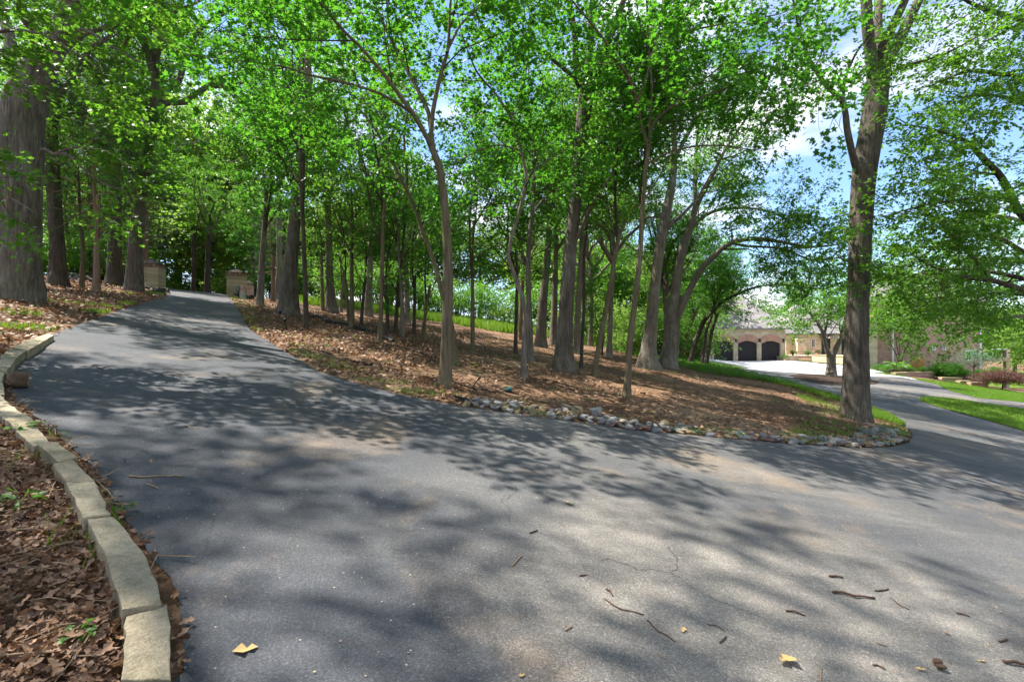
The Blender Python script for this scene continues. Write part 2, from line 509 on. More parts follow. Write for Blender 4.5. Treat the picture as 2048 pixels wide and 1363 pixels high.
def brickwork(name, c1, c2, mortar, scale=1.0, squash=(0.23, 0.075), mode='XZ'):
    g = G(name)
    t = g.n('ShaderNodeTexCoord'); s = g.n('ShaderNodeSeparateXYZ'); cb = g.n('ShaderNodeCombineXYZ')
    g.l(t.outputs['Object'], s.inputs[0])
    g.l(g.math('ADD', s.outputs[0], s.outputs[1]), cb.inputs[0]); g.l(s.outputs[2], cb.inputs[1])
    b = g.n('ShaderNodeTexBrick')
    b.inputs['Color1'].default_value = (*c1, 1); b.inputs['Color2'].default_value = (*c2, 1); b.inputs['Mortar'].default_value = (*mortar, 1)
    b.inputs['Scale'].default_value = scale; b.inputs['Brick Width'].default_value = squash[0]; b.inputs['Row Height'].default_value = squash[1]
    b.inputs['Mortar Size'].default_value = 0.008
    g.l(cb.outputs[0], b.inputs['Vector'])
    col = g.mix(0.6, b.outputs['Color'], g.mix(1.0, b.outputs['Color'], g.ramp(g.noise(t.outputs['Object'], 2.5, 5), [(0.3, 0.65), (0.7, 1.35)]), 'MULTIPLY'))
    return g.done(g.bsdf(col, 0.9, 0.15, g.bump(b.outputs['Fac'], -0.6, 0.01)))
M['brick'] = brickwork('red_brick', (0.33, 0.165, 0.11), (0.44, 0.26, 0.19), (0.40, 0.36, 0.31))
M['stonewall'] = brickwork('house_limestone', (0.48, 0.40, 0.265), (0.58, 0.50, 0.36), (0.46, 0.41, 0.31), 1.0, (0.55, 0.26))
M['mixbrick'] = brickwork('mixed_brick', (0.50, 0.31, 0.20), (0.56, 0.44, 0.31), (0.45, 0.40, 0.33))
M['shingle'] = brickwork('grey_shingle', (0.20, 0.185, 0.175), (0.28, 0.265, 0.25), (0.13, 0.12, 0.11), 1.0, (0.4, 0.2))
M['pillar_roof'] = brickwork('pillar_shingle', (0.085, 0.068, 0.055), (0.13, 0.105, 0.085), (0.03, 0.026, 0.022), 1.0, (0.2, 0.10))
M['frieze'] = brickwork('soldier_brick', (0.16, 0.075, 0.045), (0.30, 0.20, 0.13), (0.10, 0.08, 0.06), 1.0, (0.08, 0.4))
M['archbrick'] = brickwork('arch_brick', (0.46, 0.22, 0.15), (0.54, 0.31, 0.22), (0.5, 0.44, 0.36))
M['fieldstone'] = limestone('mossy_fieldstone', (0.045, 0.04, 0.034), (0.11, 0.10, 0.08), mossy=.6)
M['door'] = simple('charcoal_timber', (0.030, 0.029, 0.033), 0.6, 0.3, 0.2, 20)
M['glass'] = simple('window_glass', (0.02, 0.024, 0.028), 0.08, 0.6, 0.1)
M['white'] = simple('white_trim', (0.72, 0.72, 0.70), 0.6, 0.3, 0.05)
M['plastic'] = simple('black_plastic', (0.012, 0.014, 0.015), 0.7, 0.2, 0.3, 5)
M['lid'] = simple('green_lid', (0.02, 0.14, 0.12), 0.5, 0.4, 0.15)
M['metal_box'] = simple('grey_green_metal', (0.085, 0.105, 0.075), 0.5, 0.4, 0.12)
M['box_pale'] = simple('pale_box', (0.30, 0.34, 0.26), 0.6, 0.3, 0.1)
M['stick'] = simple('stick_wood', (0.085, 0.050, 0.034), 0.85, 0.2, 0.4, 30, 0.5)
M['stick_pale'] = simple('pale_stick_wood', (0.26, 0.185, 0.11), 0.85, 0.2, 0.35, 30, 0.5)
M['log'] = simple('rotten_log', (0.10, 0.066, 0.042), 0.9, 0.15, 0.5, 14, 0.9)
M['mulch'] = simple('dark_mulch', (0.045, 0.030, 0.022), 0.95, 0.1, 0.6, 40, 1.0)
M['pot'] = simple('terracotta', (0.36, 0.20, 0.12), 0.8, 0.2)
M['petal'] = simple('pink_petal', (0.60, 0.25, 0.35), 0.6, 0.2, 0.2, 30)
M['mapletrunk'] = M['bark_dark']
STONE = []
for i, (a, b) in enumerate([((0.17, 0.17, 0.172), (0.29, 0.285, 0.28)), ((0.30, 0.285, 0.26), (0.46, 0.44, 0.40)), ((0.23, 0.115, 0.085), (0.36, 0.21, 0.16)),
                            ((0.10, 0.105, 0.11), (0.18, 0.185, 0.19)), ((0.30, 0.26, 0.22), (0.42, 0.37, 0.31)), ((0.28, 0.21, 0.11), (0.43, 0.34, 0.19))]):
    STONE.append(limestone('river_stone_%d' % i, a, b))

# ------------------------------------------------------------------ ground, driveway, court, lawns
def chain(pxs, dz=0.0, far=None):
    return [tuple(gp(u, v, dz, far)[:2]) for (u, v) in pxs]

LEFT_EDGE = chain([(368, 1363), (365, 1289), (358, 1219), (340, 1165), (303, 1129), (275, 1078), (239, 1036), (207, 978), (187, 940), (140, 900),
                   (82, 850), (36, 812), (14, 785), (8, 765), (12, 745), (26, 722), (55, 703), (85, 686), (109, 671), (140, 657), (190, 640), (240, 622),
                   (287, 607), (325, 597), (337, 585)], far=27)
GATE_L, GATE_R = gp(331, 575, 0, 30), gp(452, 589, 0, 31)
RIGHT_EDGE = chain([(455, 592), (475, 615), (487, 640), (500, 661), (532, 682), (570, 705), (605, 725), (630, 742), (675, 757), (732, 775), (800, 792),
                    (875, 807), (925, 816), (1012, 828), (1107, 841), (1200, 853), (1262, 863), (1375, 872), (1480, 882), (1590, 891), (1716, 898), (1780, 896),
                    (1818, 887), (1826, 871), (1811, 851), (1780, 832), (1735, 814), (1685, 797), (1621, 778), (1574, 767), (1530, 759), (1495, 751), (1463, 742), (1436, 735.5), (1405, 729)], far=40)
COURT_TOP = [(22.0, 59.6), (34.6, 59.6)] + chain([(1640, 727), (1694, 731), (1734, 734), (1778, 744), (1792, 746.5), (1836, 760), (1875, 769), (1912, 785), (1954, 796), (2048, 805)], far=62)
LAWN_LOW = chain([(2048, 819), (1970, 808), (1906, 798), (1862, 794), (1837, 797), (1843, 803), (1875, 814), (1938, 832), (1985, 844), (2048, 863)], far=60)
BACK = [(24, 12), (18, -6), (6, -14), (-2, -12), (-1.6, -3), (-1.15, -0.5), (-1.2, 0.8)]
far_l = np.array(LEFT_EDGE[-1]); far_r = np.array(RIGHT_EDGE[0])
GAP = [tuple(GATE_R[:2] + (-1.0, 1.0)), (-18.6, 36.0), (-21, 44), (-25.6, 43), (-22.6, 35.6), tuple(GATE_L[:2] + (-.2, .6))]
ROAD = LEFT_EDGE + GAP[::-1] + RIGHT_EDGE
STRIP_R = [(34, 26.5), (31, 21)]
road_poly = ROAD + [(19.5, 36.5), (22.0, 47), (22.0, 59.6)][0:0]
# driveway goes as far as the brow of the court; the court is a sheet of its own
DRIVE = LEFT_EDGE + GAP[::-1] + RIGHT_EDGE + [tuple(gp(1590, 745, 0, 40)[:2]), tuple(gp(1700, 752, 0, 40)[:2]), tuple(gp(1800, 751, 0, 40)[:2])] \
    + COURT_TOP[7:] + [(33.0, 29.0), (33.5, 26.0)] + LAWN_LOW + BACK
COURT = RIGHT_EDGE[-1:] + [(19.0, 50.0), (22.0, 59.6)] + COURT_TOP[1:8] + [tuple(gp(1800, 751, 0, 40)[:2]), tuple(gp(1700, 752, 0, 40)[:2]), tuple(gp(1590, 745, 0, 40)[:2])]

def dense(poly, step):
    out = []
    n = len(poly)
    for i in range(n):
        a = np.array(poly[i]); b = np.array(poly[(i + 1) % n])
        k = max(1, int(np.linalg.norm(b - a) / step))
        for j in range(k):
            out.append(tuple(a + (b - a) * j / k))
    return out

def sheet(name, poly, dz, step, mat, skirt=0.0, holes=()):
    B = dense(poly, step)
    nb = len(B)
    xs = [p[0] for p in B]; ys = [p[1] for p in B]
    gx, gy = np.meshgrid(np.arange(min(xs), max(xs), step), np.arange(min(ys), max(ys), step))
    gx = gx.ravel() + RNG.uniform(-.1, .1, gx.size) * step; gy = gy.ravel() + RNG.uniform(-.1, .1, gy.size) * step
    m = pip(gx, gy, B)
    pts = [Vector(p) for p in B] + [Vector((x, y)) for x, y in zip(gx[m], gy[m])]
    r = mgeo.delaunay_2d_cdt(pts, [], [list(range(nb))], 1, 1e-5)
    V2 = np.array([(v[0], v[1]) for v in r[0]])
    T = np.array([f for f in r[2] if len(f) == 3])
    V = np.column_stack([V2, H(V2[:, 0], V2[:, 1]) + dz])
    a, b, c = V2[T[:, 0]], V2[T[:, 1]], V2[T[:, 2]]
    cw = ((b - a)[:, 0] * (c - a)[:, 1] - (b - a)[:, 1] * (c - a)[:, 0]) < 0
    T[cw] = T[cw][:, ::-1]
    if skirt:
        e = {}
        for t in T:
            for i in range(3):
                k = (t[i], t[(i + 1) % 3])
                e[k] = e.get(k, 0) + 1
        bd = [k for k in e if (k[1], k[0]) not in e]
        ids = sorted({i for k in bd for i in k}); mp = {i: len(V) + j for j, i in enumerate(ids)}
        low = V[ids].copy(); low[:, 2] -= skirt
        V = np.vstack([V, low])
        T = np.vstack([T] + [np.array([(k[0], mp[k[0]], k[1]), (k[1], mp[k[0]], mp[k[1]])]) for k in bd])
    o = ob(name, mk_mesh(name, V, T, mat))
    o['kind'] = 'structure'
    return o

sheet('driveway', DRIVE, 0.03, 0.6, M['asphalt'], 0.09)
sheet('parking_court', COURT, 0.034, 0.8, M['concrete'], 0.08)
UPLAWN = COURT_TOP[6:] + [(33.5, 30.5), (37, 33), (38.8, 38.0), (36.3, 38.2), (33.0, 40.0), (31.0, 42.0)]
sheet('upper_lawn', UPLAWN, 0.045, 0.7, M['turf'])
LOWLAWN = LAWN_LOW + [(24, 12.5), (29, 16), (32.5, 24.5)]
sheet('lower_lawn', LOWLAWN, 0.05, 0.7, M['turf'])

def build_ground():
    xs = np.concatenate([np.arange(-400, -60, 20), np.arange(-60, -24, 2.5), np.arange(-24, 30, 0.45), np.arange(30, 70, 1.2), np.arange(70, 420, 20)])
    ys = np.concatenate([np.arange(-120, -16, 8), np.arange(-16, 34, 0.45), np.arange(34, 90, 1.6), np.arange(90, 520, 20)])
    gx, gy = np.meshgrid(xs, ys)
    z = H(gx, gy)
    on = pip(gx, gy, DRIVE) | pip(gx, gy, COURT) | pip(gx, gy, UPLAWN) | pip(gx, gy, LOWLAWN)
    # neighbours of paved cells stay low as well
    near = on.copy()
    for dx in (-1, 0, 1):
        for dy in (-1, 0, 1):
            near |= np.roll(np.roll(on, dx, 1), dy, 0)
    rough = 0.05 * np.sin(gx * 1.9 + 1.3 * np.sin(gy * 1.1)) * np.sin(gy * 1.7 + 0.7 * np.sin(gx * 0.8)) + RNG.normal(size=gx.shape) * 0.018
    z = np.where(near, z - 0.012, z + 0.02 + rough)
    z = np.where(on, H(gx, gy) - 0.10, z)
    V = np.stack([gx, gy, z], -1).reshape(-1, 3)
    ny, nx = gx.shape
    i = np.arange(ny - 1)[:, None] * nx + np.arange(nx - 1)[None]
    Q = np.stack([i, i + 1, i + nx + 1, i + nx], -1).reshape(-1, 4)
    o = ob('ground', mk_mesh('ground', V, Q, M['soil'], smooth=True))
    o['kind'] = 'structure'
build_ground()

# ------------------------------------------------------------------ foliage
def _maple_template():
    v = [(0, 0), (0, .38), (0, 1.0)]
    half = [(.40, .02), (.22, .27), (.56, .52), (.17, .60)]
    V = [(x, y, 0.0) for x, y in v]
    T = []
    for s in (1, -1):
        b = len(V)
        V += [(s * x, y, .22 * x) for x, y in half]
        idx = [0, b, b + 1, b + 2, b + 3, 2]
        for i in range(5):
            t = (idx[i], idx[i + 1], 1)
            T.append(t if s > 0 else t[::-1])
    return np.array(V), np.array(T)
LEAF_MAPLE = _maple_template()
LEAF_OVAL = (np.array([(0, 0, 0), (.30, .42, .07), (0, 1, -.05), (-.30, .42, .07)]), np.array([(0, 1, 2), (0, 2, 3)]))
LEAF_WIDE = (np.array([(0, 0, 0), (.46, .40, .08), (0, 1, -.06), (-.46, .40, .08)]), np.array([(0, 1, 2), (0, 2, 3)]))
LEAF_OAK = (np.array([(0, 0, 0), (.20, .25, .04), (.12, .42, .03), (.34, .62, .08), (0, 1, -.04), (-.34, .62, .08), (-.12, .42, .03), (-.20, .25, .04)]),
            np.array([(0, 1, 2), (0, 2, 6), (0, 6, 7), (2, 3, 4), (2, 4, 6), (6, 4, 5)]))
LEAF_NEEDLE = (np.array([(0, 0, 0), (.07, .5, 0), (0, 1, -.06), (-.07, .5, 0)]), np.array([(0, 1, 2), (0, 2, 3)]))

def leaves(pos, d, L, k, size, rng, tmpl, flat=0.45, spread=0.38, droop=0.25):
    """leaves set along sprays: pos/d (N,3), L (N,) spray length, k leaves each"""
    N = len(pos)
    up = np.array((0, 0, 1.0))
    d = norm(d)
    perp = norm(np.cross(d, up) + 1e-4)
    t = rng.uniform(0.08, 1.0, (N, k))
    side = np.where(np.arange(k) % 2, 1.0, -1.0)[None] * np.ones((N, 1))
    w = spread * L[:, None] * (1.05 - .6 * t) * rng.uniform(.15, 1.0, (N, k))
    c = pos[:, None] + d[:, None] * (t * L[:, None])[..., None] + perp[:, None] * (side * w)[..., None]
    c[..., 2] += rng.normal(size=(N, k)) * .07 * L[:, None] - .16 * L[:, None] * t * t
    ld = d[:, None] * .55 + perp[:, None] * (side * .75)[..., None] + rng.normal(size=(N, k, 3)) * .32
    ld[..., 2] -= droop
    ld = norm(ld)
    nr = up + rng.normal(size=(N, k, 3)) * flat
    nr = norm(nr - ld * (nr * ld).sum(-1, keepdims=True))
    th = np.cross(ld, nr)
    sz = size * rng.uniform(.65, 1.25, (N, k))
    tv, tt = tmpl
    V = c[:, :, None] + sz[..., None, None] * (tv[None, None, :, 0:1] * th[:, :, None] + tv[None, None, :, 1:2] * ld[:, :, None] + tv[None, None, :, 2:3] * nr[:, :, None])
    m = len(tv); n = N * k
    T = (tt[None] + (np.arange(n) * m)[:, None, None]).reshape(-1, 3)
    return V.reshape(-1, 3), T

def at(P, t):
    d = np.r_[0, np.cumsum(np.linalg.norm(np.diff(P, axis=0), axis=1))]
    s = t * d[-1]
    p = np.array([np.interp(s, d, P[:, i]) for i in range(3)])
    j = min(max(np.searchsorted(d, s) - 1, 0), len(P) - 2)
    return p, norm(P[j + 1] - P[j])

def sprout(P, t, az, ang, L, rng, up=0.1, seg=5, wig=0.16):
    p, tan = at(P, t)
    ref = np.array((0, 0, 1.0)) if abs(tan[2]) < .85 else np.array((1.0, 0, 0))
    a = norm(np.cross(tan, ref)); b = np.cross(tan, a)
    d = tan * math.cos(ang) + (a * math.cos(az) + b * math.sin(az)) * math.sin(ang)
    out = [p]
    st = L / (seg - 1)
    for i in range(seg - 1):
        d = norm(d + rng.normal(size=3) * wig + np.array((0, 0, up)))
        p = p + d * st
        out.append(p)
    return np.array(out)

def foliate(limbs, rng, n1=2.2, L1=2.0, n2=5, L2=.9, ns=4, Ls=.55, k=14, size=.11, tmpl=LEAF_OVAL, ang1=1.1, up1=.06, up2=.02, flat=.45,
            droop=.25, spread=.38, env=None, rlim=None):
    """side branches, branchlets and leafy sprays on the limbs [(P, R, t0, lenfac)]: returns wood parts, leaf arrays"""
    wood, SP, SD, SL = [], [], [], []
    for (P, R, t0, lf) in limbs:
        ln = np.linalg.norm(np.diff(P, axis=0), axis=1).sum()
        n = max(2, int(n1 * ln * (1 - t0)))
        az = rng.uniform(0, 6.28)
        for i in range(n):
            t = t0 + (1 - t0) * (i + rng.uniform(.1, .9)) / n
            az += 2.4 + rng.normal() * .3
            Lb = L1 * lf * rng.uniform(.65, 1.25) * (env(t) if env else 1.0)
            B = sprout(P, t, az, ang1 + rng.normal() * .15, Lb, rng, up1)
            r0 = max(.006, .42 * float(np.interp(t, np.linspace(0, 1, len(R)), R)))
            r0 = min(r0, .018 * Lb + .006)
            wood.append(tube(B, np.linspace(r0, .004, len(B)), 4))
            az2 = rng.uniform(0, 6.28)
            for j in range(n2):
                t2 = .22 + .78 * (j + rng.uniform(.2, .9)) / n2
                az2 += math.pi + rng.normal() * .5
                C = sprout(B, min(t2, .99), az2, .85 + rng.normal() * .15, L2 * rng.uniform(.6, 1.2) * (1.1 - .4 * t2), rng, up2, 4)
                wood.append(tube(C, np.linspace(.006, .002, 4), 3))
                for q in range(ns):
                    t3 = .15 + .85 * (q + rng.uniform(.1, .9)) / ns
                    p, tn = at(C, min(t3, .98))
                    dd = norm(tn + rng.normal(size=3) * np.array((.6, .6, .22)))
                    SP.append(p); SD.append(dd); SL.append(Ls * rng.uniform(.7, 1.25))
    SP, SD, SL = np.array(SP), np.array(SD), np.array(SL)
    V, T = leaves(SP, SD, SL, k, size, rng, tmpl, flat, spread, droop)
    return wood, V, T

def stem(points, n=None, jitter=0.0, rng=None, flare=1.0, sink=0.35):
    """(x,y,z,r) rows -> smooth P, R; sunk at the foot and flared"""
    A = np.array(points, float)
    n = n or max(8, 3 * len(A))
    Q = smooth_line(A, n)
    P, R = Q[:, :3], np.maximum(Q[:, 3], .004)
    if jitter:
        w = rng.normal(size=(n, 3)) * jitter * R[:, None]; w[0] = 0
        P = P + w
    return P, R

def trunk_mesh(name, P, R, mat, sides=12, flare=.5, sink=.35, rng=None, limbs=(), lob=5):
    # rings crowd at the foot so the root flare is round
    d = np.r_[0, np.cumsum(np.linalg.norm(np.diff(P, axis=0), axis=1))]
    r0 = R[0]
    s = np.unique(np.concatenate([np.linspace(0, min(5 * r0, d[-1] * .5), 8), np.linspace(0, d[-1], max(10, int(d[-1] / .45)))]))
    P2 = np.stack([np.interp(s, d, P[:, i]) for i in range(3)], 1); R2 = np.interp(s, d, R)
    P2 = np.vstack([P2[0] - np.array((0, 0, sink)), P2]); R2 = np.r_[R2[0], R2]; s = np.r_[0, s]
    fl = 1 + flare * np.exp(-s / (2.0 * r0))
    V, T = tube(P2, R2 * fl, sides, .02, rng)
    # root buttresses
    m = len(P2); V = V.reshape(m, sides, 3)
    a = np.linspace(0, 2 * np.pi, sides, endpoint=False)
    lobes = 1 + .30 * flare * np.exp(-s / (1.6 * r0))[:, None] * np.cos(lob * a + rng.uniform(0, 6))[None]
    lobes = lobes + .035 * np.sin(2 * a[None] + s[:, None] * 1.3)
    V = P2[:, None] + (V - P2[:, None]) * lobes[..., None]
    parts = [(V.reshape(-1, 3), T)]
    for (Pl, Rl) in limbs:
        parts.append(tube(Pl, Rl, max(5, sides - 3), .02, rng))
    V, T = join(parts)
    return mk_mesh(name, V, T, mat, smooth=True)

def extend(P, R, L, rng, up=.35, seg=4):
    d = norm(P[-1] - P[-2]); p = P[-1]; out = []; rr = []
    for i in range(seg):
        d = norm(d + np.array((0, 0, up / seg)) + rng.normal(size=3) * .1)
        p = p + d * L / seg; out.append(p); rr.append(R[-1] * (1 - .8 * (i + 1) / seg))
    return np.vstack([P, out]), np.r_[R, rr]

# ---- crowns shared by many trees (origin where the crown begins)
def proto_maple(seed, h=6.5, r=2.6, kind='maple', den=1.0):
    rng = np.random.default_rng(seed)
    lead = np.array([(0, 0, 0), (.15 * rng.normal(), .15 * rng.normal(), h * .35), (.3 * rng.normal(), .3 * rng.normal(), h * .7), (.4 * rng.normal(), .4 * rng.normal(), h)])
    P = smooth_line(lead, 10); R = np.linspace(.055, .008, 10)
    limbs = [(P, R, .0, 1.0)]
    wood = [tube(P, R, 6)]
    for i in range(3):
        B = sprout(P, .05 + .2 * i, rng.uniform(0, 6), .55, h * .6, rng, .12, 6, .1)
        rb = np.linspace(.035, .006, 6)
        wood.append(tube(B, rb, 5)); limbs.append((B, rb, .2, .75))
    w, V, T = foliate(limbs, rng, 3.0 * den, r * .85, 5, .9, 4, .6, 17, .095, LEAF_WIDE, 1.15, .05, env=lambda t: 1.15 - .6 * t)
    Vw, Tw = join(wood + w)
    return mk_mesh('branchwork', Vw, Tw, M['twig']), mk_mesh('crown', V, T, M[kind])

def proto_oak(seed, h=9.0, r=5.0, kind='oak', den=.62):
    rng = np.random.default_rng(seed)
    limbs, wood = [], []
    nl = 7
    for i in range(nl):
        a = i * 2.4 + rng.normal() * .2
        sp = [.25, .6, .9, .75, .95, .5, .85][i] * r
        hh = h * (1.0 - .5 * (sp / r) ** 2) * rng.uniform(.85, 1.1)
        st = h * [.0, .05, .1, .18, .02, .25, .3][i]
        P = smooth_line([(0, 0, 0), (.03 * sp * math.cos(a), .03 * sp * math.sin(a), st), (.4 * sp * math.cos(a), .4 * sp * math.sin(a), st + .35 * (hh - st)),
                         (.75 * sp * math.cos(a + .2), .75 * sp * math.sin(a + .2), st + .7 * (hh - st)), (sp * math.cos(a + .3), sp * math.sin(a + .3), hh)], 12)
        P = P + np.vstack([np.zeros((2, 3)), rng.normal(size=(10, 3)) * .12])
        R = np.linspace(.15, .015, 12)
        wood.append(tube(P, R, 7)); limbs.append((P, R, .25, 1.0))
    w, V, T = foliate(limbs, rng, 2.1 * den, 2.2, 5, 1.05, 4, .7, 24, .125, LEAF_OVAL, 1.0, .06, flat=.6)
    Vw, Tw = join(wood + w)
    return mk_mesh('branchwork', Vw, Tw, M['bark_grey'], smooth=True), mk_mesh('crown', V, T, M[kind])

def proto_cedar(seed, h=9.0, r=2.2):
    rng = np.random.default_rng(seed)
    P = np.column_stack([np.zeros(10), np.zeros(10), np.linspace(0, h, 10)]); R = np.linspace(.1, .01, 10)
    w, V, T = foliate([(P, R, .0, 1.0)], rng, 7.0, r, 7, .8, 5, .5, 26, .085, LEAF_NEEDLE, 1.35, -.02, -.10, flat=1.0, droop=.5, spread=.16, env=lambda t: 1.15 - .95 * t)
    Vw, Tw = join([tube(P, R, 6)] + w)
    return mk_mesh('branchwork', Vw, Tw, M['bark_cedar']), mk_mesh('crown', V, T, M['cedar'])

def clump_crown(seed, rx, rz, ncl, nsp, k, size, tmpl, mat, zc, cr=.35, low=-1.0):
    """a far crown: leafy sprays in uneven clumps through an ellipsoid"""
    rng = np.random.default_rng(seed)
    c = rng.normal(size=(ncl * 3, 3)); c = c / np.linalg.norm(c, axis=1)[:, None] * (rng.uniform(0, 1, (ncl * 3, 1)) ** .45)
    c = c[c[:, 2] > low][:ncl]
    rad = np.array((rx, rx, rz))
    cs = np.repeat(c * rad, nsp, 0)
    off = rng.normal(size=cs.shape) * cr * rad * np.array((.55, .55, .30)) * np.repeat(rng.uniform(.5, 1.2, (len(c), 1)), nsp, 0)
    p = cs + off + np.array((0, 0, zc))
    d = norm(off * np.array((1, 1, .3)) + rng.normal(size=cs.shape) * .3)
    V, T = leaves(p, d, np.full(len(p), size * 4.5), k, size, rng, tmpl, .6)
    return mk_mesh('crown', V, T, mat), c * rad + np.array((0, 0, zc))

MAPLE = [proto_maple(11), proto_maple(12, 5.6, 2.9), proto_maple(13, 7.2, 2.5), proto_maple(14, 6.0, 2.8, 'maple2')]
SLIM = [proto_maple(15, 6.5, 2.4, 'maple', .36), proto_maple(16, 5.6, 2.7, 'maple2', .36), proto_maple(17, 7.0, 2.3, 'maple', .32), proto_maple(18, 6.0, 2.6, 'maple2', .36)]
OAK = [proto_oak(21), proto_oak(22, 8.0, 5.4), proto_oak(23, 10.0, 4.8)]
THIN = [proto_oak(24, 8.0, 4.6, 'oak', .30), proto_oak(25, 9.0, 5.0, 'oak', .34)]
CEDAR = [proto_cedar(31)]

# ------------------------------------------------------------------ trees of the wood
def tree(name, label, pts, protos, bark, rng, cs=1.0, far=None, group='trees of the wood', sides=9, flare=.45, extra=(), depth=None, czoff=0.0):
    """pts: photo pixels (u, v, width) of the trunk from its foot up; protos: [(crown, height fraction along trunk, scale)]"""
    b = gp(pts[0][0], pts[0][1], 0, far) if depth is None else px(pts[0][0], pts[0][1], depth)
    Y = b[1]
    root = empty(name, b, label, 'tree', group)
    rows = []
    for i, p in enumerate(pts):
        q = px(p[0], p[1], Y); q[2] = max(q[2], b[2] + (.0 if i == 0 else .3)) if i else b[2]
        rows.append((*(q - b), p[2] * Y / F / 2))
    P, R = stem(rows)
    top = max(pts[0][1] - pts[-1][1], 1)
    if bark is None: bark = 'bark_maple'
    ob('trunk', trunk_mesh('trunk', P, R, M[bark], sides, flare, .35, rng), root)
    for (pr, tt, sc) in protos:
        p, _ = at(P, tt)
        rz = rng.uniform(0, 6.28)
        s = sc * cs
        bw = ob('branchwork', pr[0], root, tuple(p + (0, 0, czoff)), (rng.normal() * .05, rng.normal() * .05, rz), s)
        bw['kind'] = 'stuff'
        ob('crown', pr[1], root, tuple(p + (0, 0, czoff)), bw.rotation_euler, s)
    return root, P, R, b

